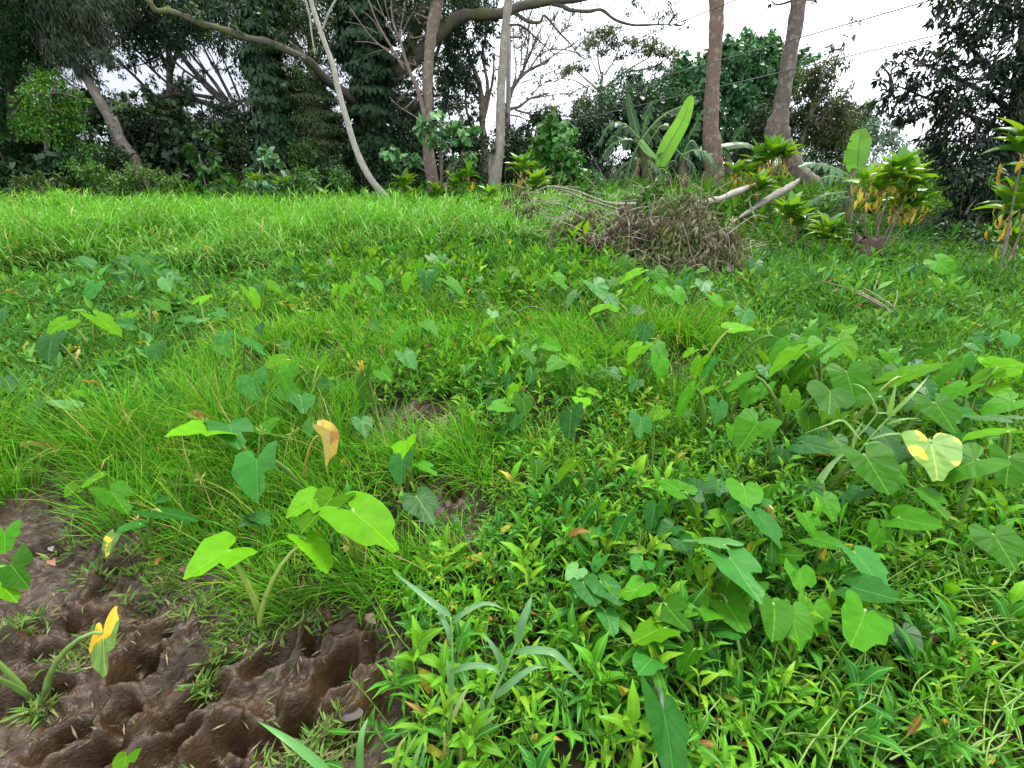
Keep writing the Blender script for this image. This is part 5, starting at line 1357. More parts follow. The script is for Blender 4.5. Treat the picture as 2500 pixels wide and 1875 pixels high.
# ------------------------------------------------------------------ the fallen tree and its brush
def bough(g, pts, z, D, col, rough=.08, sides=8):
    path, rad = px_path(pts, z, D)
    tube(g, path, rad, sides, col, rough, seed=len(pts)); return path

def fallen_tree():
    rng = np.random.default_rng(31)
    c = P(1560, 560, 9.6); c[2] = gzs(c[0], c[1])
    root = empty('fallen_tree', c, 'fallen dead tree with a grey log and a heap of withered brown brush', 'fallen tree')
    g = Geo()
    bough(g, [(860, 95, 14, 12.8), (830, 122, 34, 12.6), (770, 160, 46, 12.3), (690, 205, 44, 12.0), (620, 250, 34, 11.6), (540, 300, 24, 11.2), (450, 360, 16, 10.8)], ZC, 12, (.21, .185, .16), .14); g.obj('trunk', M_WOOD, root, c)
    g = Geo()
    bough(g, [(700, 95, 10, 12.3), (600, 130, 30, 12.0), (490, 168, 38, 11.4), (380, 212, 34, 10.9), (290, 230, 36, 10.5), (200, 268, 31, 10.0), (90, 305, 30, 9.5), (10, 352, 27, 9.2), (-90, 430, 20, 8.9)], ZC, 11, (.27, .245, .21), .14); g.obj('log', M_WOOD, root, c)
    B = [[(1850, 240, 26), (1700, 238, 24), (1600, 205, 20), (1480, 160, 16), (1330, 135, 12), (1240, 170, 8), (1170, 180, 5)],
         [(1800, 290, 24), (1700, 260, 20), (1550, 215, 18), (1430, 165, 14), (1320, 130, 10)],
         [(1620, 340, 22), (1500, 285, 18), (1380, 240, 16), (1210, 225, 12), (1100, 265, 8), (1010, 295, 5)],
         [(1840, 330, 14), (1760, 290, 12), (1640, 300, 10), (1580, 270, 6)], [(1600, 350, 9), (1450, 340, 8), (1330, 310, 6), (1130, 318, 5)],
         [(1210, 225, 6), (1150, 190, 4), (1080, 150, 3)], [(1480, 290, 8), (1390, 330, 6), (1320, 320, 4), (1200, 320, 3)], [(1780, 440, 12), (1760, 500, 10), (1790, 590, 6)], [(1780, 450, 10), (1740, 540, 8), (1690, 610, 5)],
         [(1680, 520, 8), (1690, 570, 6), (1730, 610, 4)], [(2060, 330, 10), (1960, 290, 8), (1880, 300, 6)], [(1700, 330, 9), (1670, 300, 6), (1650, 340, 5)]]
    for i, b in enumerate(B):
        b = [(X_, Y_, w_ * .62) for X_, Y_, w_ in b]
        g = Geo(); bough(g, b, ZB, 9.9 + .15 * (i % 3), (.17, .165, .115) if i % 3 else (.23, .215, .17)); g.obj('branch', M_WOOD, root, c)
    # long withered stems that stick out of the heap
    for k in range(20):
        X, Y = 1400 + 390 * rng.random(), 500 + 130 * rng.random()
        s = P(X, Y, 9.4 - (Y - 500) / 130 * 1.4); d = nrm(rng.normal(size=3) * [1, .6, .5] + [-.5, 0, .35]); L = .4 + .6 * rng.random()
        q = spline([s, s + d * L * .5 + rng.normal(size=3) * .07, s + d * L + rng.normal(size=3) * .12 - [0, 0, .12]], 4)
        g = Geo(); tube(g, q, np.linspace(.011, .004, len(q)), 5, np.array([.24, .215, .175]) * (.6 + .9 * rng.random()), .05); g.obj('branch', M_WOOD, root, c)
    # roots and twig ends, too many to tell apart
    g = Geo()
    blobs = [(1690, 640, 85, 7.5), (1745, 635, 75, 7.4), (1640, 600, 85, 7.8), (1720, 580, 85, 7.9), (1600, 565, 75, 8.3), (1550, 580, 65, 8.2), (1505, 560, 55, 8.6), (1545, 525, 50, 9.0), (1620, 530, 60, 8.8), (1690, 535, 60, 8.5), (1755, 570, 60, 8.0), (1765, 625, 50, 7.6), (1660, 670, 50, 7.3), (1590, 625, 55, 7.9), (1735, 675, 45, 7.2), (1450, 575, 45, 8.5), (1410, 590, 38, 8.4), (1480, 620, 42, 7.9), (1540, 640, 42, 7.7), (1620, 660, 45, 7.4), (1400, 540, 36, 9.0), (1360, 560, 32, 8.9), (1455, 530, 40, 9.1), (1800, 600, 34, 7.9), (1790, 650, 34, 7.4), (1690, 490, 45, 9.0), (1640, 490, 40, 9.2)]
    blobs = [(X, Y + 12, r, D - .35) for X, Y, r, D in blobs]
    for X, Y, r, D in blobs:
        q0 = P(X, Y, D); rr = r * depth_of(q0) / FPX
        for k in range(14):
            s = q0 + rng.normal(size=3) * rr * .45; d = nrm(rng.normal(size=3) + [-.3, 0, .2])
            L = .25 + .5 * rng.random()
            tube(g, spline([s, s + d * L * .5 + rng.normal(size=3) * .05, s + d * L + rng.normal(size=3) * .08 + [0, 0, -.1]], 3), np.linspace(.007, .002, 7), 4, np.array([.21, .18, .135]) * (.5 + 1.2 * rng.random()), 0, capped=False)
    for k in range(55):
        X, Y = 1080 + 300 * rng.random(), 430 + 90 * rng.random(); s = P(X * 1.1 + 60, Y + 10, 9.8 + rng.random()); d = nrm(rng.normal(size=3) + [-.8, 0, .1])
        tube(g, spline([s, s + d * .3 + rng.normal(size=3) * .06, s + d * .6 + rng.normal(size=3) * .1], 3), np.linspace(.009, .003, 7), 4, (.22, .20, .15), 0, capped=False)
    tag(g.obj('twig', M_WOOD, root, c), kind='stuff')
    g = Geo(); k_ = 0
    for X, Y, r, D in blobs:
        q0 = P(X, Y, D); rr = r * depth_of(q0) / FPX
        k_ += 1
        ol = X > 1610 or rng.random() < .3
        clump_leaves(g, q0, rr * .95, 'withered', (.080, .092, .032) if ol else (.075, .058, .036), 2.1, .75, 0, rng, (.19, .165, .11) if k_ % 3 else (.07, .14, .025), .28)
    for X, Y in ((1290, 520), (1330, 560), (1250, 480), (1420, 540), (1210, 560), (1270, 590)):
        q0 = P(X, Y, 9.9); clump_leaves(g, q0, .26, 'withered', (.085, .10, .04), .8, 1.3, 0, rng, (.16, .12, .08), .2)
    tag(g.obj('withered_foliage', M_DEAD, root, c), kind='stuff')
fallen_tree()

def fallen_branch(label, strokes, z, leaves=(), col=(.20, .17, .13), lift=.02):
    a = strokes[0][0]; b = G(z[0] + a[0] * .4069, z[1] + a[1] * .4069)
    root = empty('fallen_branch', b, label, 'branch')
    for i, st in enumerate(strokes):
        rows = []
        for X, Y, wd, h in st:
            q = G(z[0] + X * .4069, z[1] + Y * .4069); q = H(z[0] + X * .4069, z[1] + Y * .4069, q[2] + h + lift)
            rows.append((*q, wd * .4069 / FPX * depth_of(q) / 2))
        s = spline(rows, 5); g = Geo(); tube(g, s[:, :3], np.maximum(s[:, 3], .004), 6, col, .1, seed=i)
        g.obj('limb' if i == 0 else 'twig', M_WOOD, root, b)
    return root
fallen_branch('bare grey fallen branch lying on weeds in front of the stump',
              [[(1510, 950, 20, .12), (1400, 880, 18, .22), (1280, 810, 14, .26), (1150, 760, 10, .26), (1020, 755, 6, .25)], [(1400, 880, 12, .22), (1340, 830, 10, .28), (1200, 760, 8, .32), (1060, 720, 5, .33), (970, 690, 3, .33)],
               [(1450, 900, 12, .2), (1420, 850, 8, .3), (1330, 790, 6, .34), (1240, 740, 4, .36)], [(1280, 810, 7, .26), (1180, 790, 5, .22), (1080, 770, 4, .22)], [(1430, 860, 6, .3), (1450, 800, 5, .36), (1450, 760, 3, .4)],
               [(1200, 780, 6, .26), (1110, 735, 4, .32), (1000, 700, 3, .34)], [(1310, 760, 6, .3), (1330, 700, 5, .36), (1350, 640, 4, .4)], [(1230, 850, 5, .16), (1240, 800, 5, .26), (1250, 770, 4, .3)], [(1350, 850, 6, .2), (1260, 830, 5, .18), (1120, 800, 3, .2)]], ZC)
fallen_branch('thin dark twig lying in the fine grass above the mid field', [[(1160, 765, 8, .16), (1210, 790, 8, .16), (1240, 825, 8, .14)], [(1140, 890, 7, .12), (1210, 858, 10, .14), (1290, 868, 9, .14), (1370, 855, 8, .15), (1480, 865, 6, .14)]], ZB, (), (.09, .075, .06))
fallen_branch('thin brown twig lying beneath the mid field taro leaves', [[(1260 + 0, 1160, 6, .14), (1380, 1160, 6, .16), (1470, 1175, 6, .14), (1560, 1200, 5, .10)]], (800, 500 - 50), (), (.13, .10, .075))

def stump():
    c = G(2098, 655); rng = np.random.default_rng(4)
    root = empty('tree_stump', c, 'dark brown rotten stump beneath the clustered ti plant', 'stump')
    a = np.linspace(0, 2 * np.pi, 22, endpoint=False); rows = []
    hs = [-.1, .0, .12, .28, .42, .50]; rs = [.26, .24, .19, .175, .20, .19]
    for h, r in zip(hs, rs):
        k = r * (1 + .28 * (N2(np.cos(a) * 2 + 5, np.sin(a) * 2 + h * 2) - .5) + .08 * rng.normal(size=22))
        rows.append(np.stack([k * np.cos(a), k * np.sin(a), np.full(22, h) + (.05 * rng.normal(size=22) if h > .4 else 0)], -1))
    V = np.vstack(rows); i = np.arange(5)[:, None] * 22; j = np.arange(22)[None]; j2 = (j + 1) % 22
    Q = np.stack([i + j, i + j2, i + 22 + j2, i + 22 + j], -1).reshape(-1, 4)
    g = Geo(); g.add(V, Q, None, (.085, .058, .042)); g.obj('bark', M_BARK, root)
    top = rows[-1] - [0, 0, .03]; g = Geo(); g.add(np.vstack([top * [.97, .97, 1], [[0, 0, .44]]]), None, [(k, (k + 1) % 22, 22) for k in range(22)], (.13, .10, .08)); g.obj('cut_face', M_WOOD, root)
    # the broken root to its right
    c2 = G(2415, 610); r2 = empty('fallen_log', c2, 'short brown rotten log lying under the shade tree', 'log')
    g = Geo(); tube(g, np.array([[-.42, .1, .06], [-.2, .03, .12], [.1, 0, .15], [.45, -.05, .13]]), [.05, .10, .12, .10], 10, (.10, .072, .055), .15); g.obj('bark', M_BARK, r2)
    g = Geo(); tube(g, np.array([[.445, -.05, .13], [.455, -.05, .13]]), [.085, .08], 10, (.17, .12, .09)); g.obj('end_face', M_WOOD, r2)
stump()
# ------------------------------------------------------------------ tall stalks near the camera
M_REED = foliage_mat('reed_blades', .45, .4, .3, .15, rib=.06)
def path_h(rows, k=5):
    """rows (px, py, height over the ground level 0) -> 3-D path"""
    return spline([H(px, py, h) for px, py, h in rows], k)

def stalk(label, stem, leaves, foot_h=-.03, col=(.10, .22, .085), stemcol=(.16, .22, .10), r=.0045, name='grass_stalk', group='broad bladed grass stalks'):
    q = path_h(stem); b = q[0].copy(); b[2] = gzs(b[0], b[1])
    root = empty(name, b, label, 'grass stalk', group)
    q = np.vstack([[b + [0, 0, foot_h]], q])
    g = Geo(); tube(g, q, np.linspace(r * 1.2, r * .6, len(q)), 6, stemcol); g.obj('stem', M_REED, root, b)
    for lf in leaves:
        rows, w, c = lf[0], lf[1], (lf[2] if len(lf) > 2 else col)
        p = path_h(rows, 6); t = np.linspace(0, 1, len(p))
        wd = w * np.clip(np.minimum((t * 5 + .35), 1) * (1 - t ** 2.6), .04, 1)
        view = nrm(EYE - p); g = Geo(); ribbon(g, p, wd, nrm(view + np.array([0, 0, .8])), .18, c)
        g.obj('leaf', M_REED, root, b)
def z5(X, Y): return 800 + X * .3843, 1300 + Y * .3843
def rows5(*a): return [(*z5(x, y), h) for x, y, h in a]
YB = (.36, .30, .10)
stalk('left of two bluish green grass stalks beside the muddy edge', rows5((755, 1496, .05), (775, 1300, .12), (790, 1100, .20), (795, 880, .29), (788, 680, .37), (780, 540, .42)),
      [(rows5((780, 530, .42), (690, 465, .46), (570, 370, .48), (410, 245, .48)), .020), (rows5((788, 700, .36), (765, 620, .40), (720, 530, .43), (698, 490, .43)), .018), (rows5((790, 580, .40), (870, 510, .44), (980, 455, .46), (1060, 460, .46), (1140, 500, .44)), .015),
       (rows5((800, 885, .29), (870, 858, .34), (970, 845, .36), (1060, 870, .36), (1110, 930, .33)), .019), (rows5((790, 1030, .23), (780, 950, .29), (765, 860, .33), (755, 795, .35)), .016), (rows5((795, 1180, .18), (830, 1100, .22), (870, 1020, .25), (900, 985, .26)), .014, (.22, .29, .10)),
       (rows5((745, 1496, .05), (745, 1400, .11), (742, 1300, .16), (740, 1262, .17)), .010, YB)], r=.0042)
stalk('right of two bluish green grass stalks, tall upper blade bent over', rows5((880, 1490, .05), (950, 1310, .12), (1030, 1090, .21), (1110, 910, .29), (1170, 770, .35), (1205, 690, .38)),
      [(rows5((1200, 700, .38), (1230, 590, .44), (1270, 480, .48), (1300, 395, .50)), .026), (rows5((1120, 885, .30), (1090, 800, .36), (1040, 710, .40), (985, 635, .42)), .018), (rows5((1175, 765, .35), (1290, 750, .40), (1420, 760, .42), (1500, 820, .40), (1580, 900, .36), (1660, 985, .30)), .021),
       (rows5((1060, 1050, .23), (1140, 980, .29), (1240, 900, .33), (1320, 855, .34), (1400, 860, .33)), .020), (rows5((990, 1200, .16), (985, 1130, .21), (978, 1060, .25), (975, 1030, .26)), .016), (rows5((930, 1340, .10), (980, 1280, .14), (1030, 1190, .18), (1055, 1140, .19)), .013, (.20, .28, .10)),
       (rows5((850, 1496, .05), (846, 1420, .09), (846, 1360, .13), (845, 1322, .14)), .010, YB)], r=.0055)
stalk('single wide green blade rising from the bottom edge over mud', rows5((230, 1560, .06), (215, 1490, .10)), [(rows5((205, 1560, .14), (205, 1400, .22), (220, 1270, .26), (258, 1172, .27)), .020, (.09, .24, .06))], r=.003)
z4 = lambda X, Y: (X * .3843, 1300 + Y * .3843)
stalk('long pointed blade slanting across the bottom edge of the mud', [(*z4(2120, 1560), .28), (*z4(2080, 1520), .30)], [([(*z4(2120, 1560), .30), (*z4(1950, 1410), .37), (*z4(1800, 1300), .41), (*z4(1640, 1200), .42)], .021, (.08, .24, .05))], r=.003)
stalk('tuft of yellow edged blades at the bottom beside the mud', rows5((500, 1560, .05), (490, 1500, .08)), [(rows5((420, 1560, .10), (430, 1450, .18), (460, 1350, .22), (510, 1285, .24)), .012, (.25, .30, .06)), (rows5((510, 1560, .10), (550, 1460, .18), (590, 1350, .22), (610, 1310, .23)), .014, (.12, .27, .05)),
      (rows5((590, 1560, .10), (600, 1450, .18), (625, 1340, .22)), .012), (rows5((450, 1560, .10), (500, 1400, .2), (590, 1250, .25)), .009, (.15, .28, .06))], r=.003)
def z3(X, Y): return 1600 + X * .4069, 800 + Y * .4069
def rows3(*a): return [(*z3(x, y), h) for x, y, h in a]
RC = (.155, .30, .06)
stalk('broken pale reed leaning over the dense taro patch', rows3((1010, 880, .16), (1090, 800, .22), (1180, 790, .26), (1290, 660, .38), (1400, 540, .48)),
      [(rows3((900, 1070, .12), (980, 930, .20), (1060, 820, .27), (1150, 740, .33)), .034, (.15, .29, .09)), (rows3((1400, 540, .48), (1480, 460, .56), (1560, 380, .62), (1640, 290, .66)), .018, RC), (rows3((1400, 530, .48), (1420, 440, .56), (1445, 330, .64)), .022, RC),
       (rows3((1390, 580, .44), (1480, 550, .48), (1590, 545, .48)), .012, RC), (rows3((1290, 670, .38), (1390, 640, .42), (1490, 640, .42), (1510, 680, .4)), .012, RC), (rows3((1250, 700, .36), (1340, 690, .38), (1400, 720, .36)), .012, RC),
       (rows3((1230, 670, .40), (1130, 560, .46), (1040, 580, .44), (880, 640, .38)), .012, RC), (rows3((1200, 780, .28), (1290, 800, .30), (1430, 835, .28)), .013, RC), (rows3((1190, 830, .25), (1270, 830, .27), (1340, 900, .2)), .010, (.3, .28, .12)),
       (rows3((1140, 870, .2), (1220, 850, .24), (1240, 890, .2), (1190, 930, .16)), .010, (.3, .3, .1)), (rows3((1180, 750, .3), (1200, 640, .4), (1250, 560, .46)), .012, RC), (rows3((1130, 720, .32), (1060, 650, .38)), .018, RC), (rows3((1010, 1020, .12), (1010, 950, .18), (1005, 900, .2)), .014, (.3, .33, .1))], r=.006)
g_ = Geo()
stalk('thin arching reed tip left of the broken reed', rows3((1210, 660, .36), (1290, 570, .44), (1330, 500, .50), (1290, 410, .56), (1260, 370, .58)), [(rows3((1260, 370, .58), (1220, 345, .58), (1170, 335, .56)), .008, RC), (rows3((1325, 510, .5), (1400, 515, .5), (1420, 530, .49)), .009, RC)], r=.004, stemcol=(.22, .25, .12))

# ------------------------------------------------------------------ weeds and grasses, past counting
def rot_z(a):
    c, s = np.cos(a), np.sin(a); o = np.zeros_like(a); i = np.ones_like(a)
    return np.stack([np.stack([c, -s, o], -1), np.stack([s, c, o], -1), np.stack([o, o, i], -1)], -2)

def tilt(az, th):
    """rotation that tips +Z by th towards az"""
    k = np.stack([-np.sin(az), np.cos(az), 0 * az], -1)
    K = np.zeros((len(az), 3, 3)); K[:, 0, 1] = -k[:, 2]; K[:, 0, 2] = k[:, 1]; K[:, 1, 0] = k[:, 2]; K[:, 1, 2] = -k[:, 0]; K[:, 2, 0] = -k[:, 1]; K[:, 2, 1] = k[:, 0]
    s, c = np.sin(th)[:, None, None], np.cos(th)[:, None, None]
    return np.eye(3)[None] + s * K + (1 - c) * (K @ K)

def rand_ground(n, y0, y1, rng, x_slack=.35):
    """points spread evenly over the strip of ground that the camera sees, with some slack at the sides"""
    y = np.sqrt(y0 ** 2 + rng.random(n) * (y1 ** 2 - y0 ** 2))
    dep = y * CP + 1.5 * SP
    hw = dep * 1250 / FPX + x_slack
    x = (rng.random(n) * 2 - 1) * hw
    return x, y

def field_edge(x):
    """where the tall grass begins"""
    return np.interp(x, [-14, -7.5, -5.6, -4.2, -2.6, -1.2, 0.2, 1.2, 2.2, 3.2, 5, 9], [6.6, 6.6, 7.0, 7.6, 8.6, 8.9, 9.3, 9.8, 10.6, 11.4, 12.5, 13.5]) + 1.1 * (N2.fbm(x * 1.1 + 40, x * 0 + 2, 3) - .5) * 2

def weedy(x, y):
    """1 where broad leaved weeds rule, 0 where fine grass does"""
    px, py = pix(x, y, 0 * x + .1)
    a = sstep(1180, 1420, px + (py - 1000) * .55) * sstep(930, 1130, py)
    b = sstep(640, 420, px + (py - 800) * .4) * sstep(690, 740, py) * sstep(1080, 960, py)
    c = sstep(1720, 1850, px)
    d = sstep(760, 700, py)
    n = N1.fbm(x * 1.1 + 3, y * 1.1, 3)
    e = sstep(.60, .70, n) * .8
    return np.clip(np.maximum.reduce([a, b, c, d * .8, e]), 0, 1)

GREENS = np.array([(.060, .20, .014), (.045, .165, .018), (.09, .25, .013), (.04, .14, .022), (.125, .26, .014)])
def pick(cols, n, rng, v=.2, hue=.1):
    return vary((1, 1, 1), n, v, hue, rng) * np.asarray(cols)[rng.integers(0, len(cols), n)]

def grass_tufts():
    rng = np.random.default_rng(21); g = Geo()
    for y0, y1, n, per, nb, wd in ((.6, 2.6, 800, 24, 4, .0056), (2.3, 4.6, 2000, 20, 4, .0085), (4.4, 10.5, 5000, 13, 3, .013)):
        x, y = rand_ground(n * 2, y0, y1, rng)
        md = mud_sd(x, y); wv = weedy(x, y)
        keep = (rng.random(len(x)) > wv * .80) & (md > -.02) & (y < field_edge(x) + .3)
        keep &= N3.fbm(x * 2.3, y * 2.3, 2) > .40
        x, y = x[keep][:n], y[keep][:n]; n_ = len(x); k = n_ * per
        z = gz(x, y)
        i = np.repeat(np.arange(n_), per)
        az = rng.random(k) * 6.283; rr = .055 * rng.random(k) ** .6 * (1 + .25 * y[i])
        O = np.stack([x[i] + np.cos(az) * rr, y[i] + np.sin(az) * rr, z[i] - .01], -1)
        hl = ((.10 + .30 * N1(x * .9 + 9, y * .9)) * (.55 + .85 * rng.random(n_)))[i] * (.55 + .6 * rng.random(k)) * (1.0 if y0 < 2 else 1.4)
        lean = (N2.fbm(x * .5, y * .5 + 30, 2)[i] - .2) * 1.1
        laz = (2.6 + 2.5 * (N4.fbm(x * .4, y * .4, 2)[i] - .5))
        d = np.stack([np.cos(az) * .5 + np.cos(laz) * lean, np.sin(az) * .5 + np.sin(laz) * lean * .6, np.ones(k) * 1.5], -1) + rng.normal(size=(k, 3)) * .18
        t = nrm(d); nn = np.stack([-t[:, 0], -t[:, 1], np.full(k, .4)], -1) + rng.normal(size=(k, 3)) * .3
        M = frames(t, nn); b = rng.integers(0, 3, k)
        tuftc = (.62 + .75 * rng.random(n_))[i][:, None]
        C = tuftc * pick([(.062, .25, .006), (.045, .20, .008), (.095, .29, .006), (.072, .26, .009), (.15, .29, .014)], k, rng) * (.8 + .4 * N1(x * .7, y * .7)[i])[:, None]
        dead = rng.random(k) < .03; C[dead] = (.32, .25, .10)
        for q in range(3):
            s = b == q
            pv = blade(nb, 1.0, (.25, .7, 1.15)[q]); pv = (pv[0] * [wd / .2, 1, 1], *pv[1:])
            # width is absolute: undo the length scale on X
            Ms = M[s].copy(); Ms[:, :, 0] *= .2; Ms[:, :, 1] *= hl[s][:, None]; Ms[:, :, 2] *= hl[s][:, None]
            g.scatter(pv, Ms, O[s], C[s])
    # long thin sedge stems that lean across one another
    n = 620; x, y = rand_ground(n, .9, 6.5, rng); md = mud_sd(x, y); wv = weedy(x, y)
    k_ = (wv < .5) & (md > 0); x, y = x[k_], y[k_]
    for a, b in zip(x, y):
        s = np.array([a, b, gzs(a, b) + .03]); az = 2.6 + rng.normal() * 1.1 if rng.random() < .6 else rng.random() * 6.28
        L = .28 + .30 * rng.random(); el = .35 + .7 * rng.random()
        d = np.array([math.cos(az) * math.cos(el), math.sin(az) * math.cos(el) * .6, math.sin(el)]) * L
        q = spline([s, s + d * .55 + [0, 0, .03], s + d - [0, 0, .05 * rng.random()]], 3)
        c_ = pick([(.12, .27, .03), (.17, .28, .06), (.24, .26, .07)], 1, rng)[0]
        tube(g, q, np.linspace(.0024, .0012, len(q)) * (1 + .12 * b), 3, c_, capped=False)
        hd = rdir(7, rng) * [1, 1, .5] + nrm(d) * .5
        g.scatter(leaf2(.14), frames(hd, rdir(7, rng)) * (.03 + .03 * rng.random(7))[:, None, None], np.tile(q[-1], (7, 1)), np.tile(c_, (7, 1)))
    tag(g.obj('fine_grass', M_GRASS), kind='stuff')

def short_turf():
    """the close sward of little blades and leaves under everything"""
    rng = np.random.default_rng(22); g = Geo()
    for y0, y1, n, sc in ((.6, 2.4, 15000, .050), (2.2, 4.5, 20000, .06), (4.3, 11, 15000, .085)):
        x, y = rand_ground(n, y0, y1, rng)
        md = mud_sd(x, y)
        k = (md > rng.normal(size=n) * .035 - .005) & (y < field_edge(x) + .5)
        k |= (md > -.35) & (rng.random(n) < .05) & (N2(x * 5, y * 5) > .62)
        k &= (rng.random(n) < .14 + .75 * (1 - weedy(x, y))) & ~((x > 3.2) & (y > 6.8))
        x, y = x[k], y[k]; n_ = len(x)
        O = np.stack([x, y, gz(x, y) - .004], -1)
        d = rng.normal(size=(n_, 3)) * [1, 1, .5] + [0, 0, .75]
        t = nrm(d); nn = rng.normal(size=(n_, 3)) * .5 + [0, 0, .8]
        C = pick(GREENS * .8, n_, rng, .3, .15)
        old = rng.random(n_) < .05; C[old] = vary((.26, .16, .06), int(old.sum()), .4, .2, rng)
        g.scatter(leaf2(.20, .03), frames(t, nn) * (sc * (.6 + .9 * rng.random(n_)))[:, None, None], O, C)
    tag(g.obj('ground_cover', M_WEED), kind='stuff')

def weed_sprig(rng, near, nl, stem_h, ll, sprawl=False, wd=1.0):
    """a leafy stem, about stem_h tall; returns (leaf proto, stem proto)"""
    lp, spv = [], []
    lf = leaf8(.20 * wd, .035, .22) if near else leaf2(.24 * wd, .05, .15)
    bend = rng.random(2) * .5 - .25
    def at(h): return np.array([bend[0] * h * h / stem_h, bend[1] * h * h / stem_h, h])
    az = rng.random() * 6
    for i in range(nl):
        f = (i + .6) / nl; h = stem_h * (.25 + .75 * f)
        az += 2.4 + rng.normal() * .3
        el = (.05 + 1.25 * f ** 1.6 if not sprawl else .5 + .3 * f) + rng.normal() * .22
        t = np.array([math.cos(az) * math.cos(el), math.sin(az) * math.cos(el), math.sin(el)])
        n = np.array([-math.cos(az) * math.sin(el), -math.sin(az) * math.sin(el), math.cos(el)]) + rng.normal(size=3) * .2
        L = ll * (.55 + .8 * rng.random()) * ((1 - .25 * f) if not sprawl else .8)
        lp.append((lf, frames(t[None], n[None])[0] * L, at(h)))
    g = Geo()
    q = np.array([at(h) for h in np.linspace(0, stem_h, 4 if near else 2)])
    tube(g, q, np.linspace(.0032, .0018, len(q)), 3, capped=False)
    st = (np.concatenate(g.V), np.concatenate(g.Q), np.zeros((0, 3), int), np.concatenate(g.L))
    return join(lp), st

def weeds():
    rng = np.random.default_rng(23); g = Geo()
    for y0, y1, n, near, ll, hh, nl in ((.62, 1.9, 2500, True, .078, .14, 9), (1.75, 3.2, 3700, True, .068, .13, 8), (3.0, 5.2, 7300, False, .076, .14, 9), (5.0, 8.0, 7800, False, .10, .19, 9), (7.8, 13, 5000, False, .14, .25, 9)):
        x, y = rand_ground(n, y0, y1, rng)
        wv = weedy(x, y); md = mud_sd(x, y)
        keep = (rng.random(n) < .10 + .9 * wv) & (md > .01 + .05 * rng.random(n)) & ((y < field_edge(x) - .55) | ((y < field_edge(x) + .2) & (rng.random(n) < .3)))
        x, y, wv = x[keep], y[keep], wv[keep]; n_ = len(x)
        px, py = pix(x, y, 0 * x)
        fe = (px > 1850) & (py > 560) & (py < 668) & (rng.random(n_) < .75)
        x, y, wv, px, py = x[~fe], y[~fe], wv[~fe], px[~fe], py[~fe]; n_ = len(x)
        small = np.where((px > 1500) & (py < 950) | (px < 700) & (py < 1000), .85, 1.0)
        b = rng.integers(0, 7, n_)
        for q in range(7):
            s = np.nonzero(b == q)[0]; m = len(s)
            sw = q >= 4
            lv, st = weed_sprig(rng, near, nl, hh * (1.9 if sw else 1.0 + .35 * (q == 3)), ll * (1.3 if q == 3 else .8 if q == 1 else 1), sw, 1.7 if q in (1, 3) else 1.0)
            sc = (.65 + .75 * rng.random(m)) * small[s] * (.75 + .35 * wv[s])
            M = rot_z(rng.random(m) * 6.283)
            sc = sc * (.55 + 1.0 * N1.fbm(x[s] * 1.6 + 50, y[s] * 1.6, 3)) * (1 + .25 * (y[s] > 5))
            sc = np.minimum(sc, 1.2 if near else 1.6)
            M = tilt(1.2 + rng.normal(size=m) * 1.3, np.abs(rng.normal(size=m)) * .35 + (.85 if sw else 0)) @ M * sc[:, None, None]
            O = np.stack([x[s], y[s], gz(x[s], y[s]) - .005], -1)
            pal = [(.060, .225, .008), (.040, .17, .011), (.088, .26, .008), (.028, .135, .016), (.13, .28, .010), (.028, .13, .010), (.10, .27, .010)]
            C = pick(pal, m, rng, .2, .1)
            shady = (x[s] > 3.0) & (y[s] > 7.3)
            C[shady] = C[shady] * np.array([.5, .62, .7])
            blue = (small[s] < 1) & ~shady
            C[blue] = C[blue] * .55 + np.array([.050, .160, .045]) * .5
            # a few leaves of each plant have turned: colour by leaf
            V, Q, T, L = lv; kv = 8 if near else 4
            W = np.einsum('nij,kj->nki', M, V) + O[:, None, :]; k = len(V)
            Cv = np.repeat(C[:, None, :], k, 1).copy()
            jit = 1 + .22 * (rng.random((m, nl)) * 2 - 1); Cv *= np.repeat(jit, kv, 1)[:, :, None]
            turned = (rng.random((m, nl)) < .05) & (np.arange(nl)[None] < nl * .6)
            tm = np.repeat(turned, kv, 1); Cv[tm] = np.repeat(np.array([(.50, .32, .03), (.34, .30, .03), (.26, .12, .04), (.20, .26, .03)])[rng.integers(0, 4, int(turned.sum()))], kv, 0) * (.6 + .5 * rng.random((int(tm.sum()), 1)))
            off = (np.arange(m) * k)[:, None, None]
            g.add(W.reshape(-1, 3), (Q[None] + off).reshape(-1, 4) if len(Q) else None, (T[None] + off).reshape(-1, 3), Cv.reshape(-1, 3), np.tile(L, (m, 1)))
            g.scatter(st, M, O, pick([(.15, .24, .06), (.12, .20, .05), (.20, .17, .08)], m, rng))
    n = 3600; y = .5 + 9 * rng.random(n) ** 1.3; hw = (y * CP + 1.5 * SP) * 1250 / FPX + .3
    x = np.where(rng.random(n) < .5, -1, 1) * (hw + 1.7 * rng.random(n)); k = (mud_sd(x, y) > .03) & (y < field_edge(x)); x, y = x[k], y[k]
    for q in range(5):
        s = np.arange(len(x)) % 5 == q; m = int(s.sum()); lv, st = weed_sprig(rng, False, 9, .16, .095)
        g.scatter(lv, rot_z(rng.random(m) * 6.283) * (.7 + .8 * rng.random(m))[:, None, None], np.stack([x[s], y[s], gz(x[s], y[s])], -1), pick([(.060, .225, .008), (.040, .17, .011), (.088, .26, .008)], m, rng))
    tag(g.obj('leafy_weeds', M_WEED), kind='stuff')

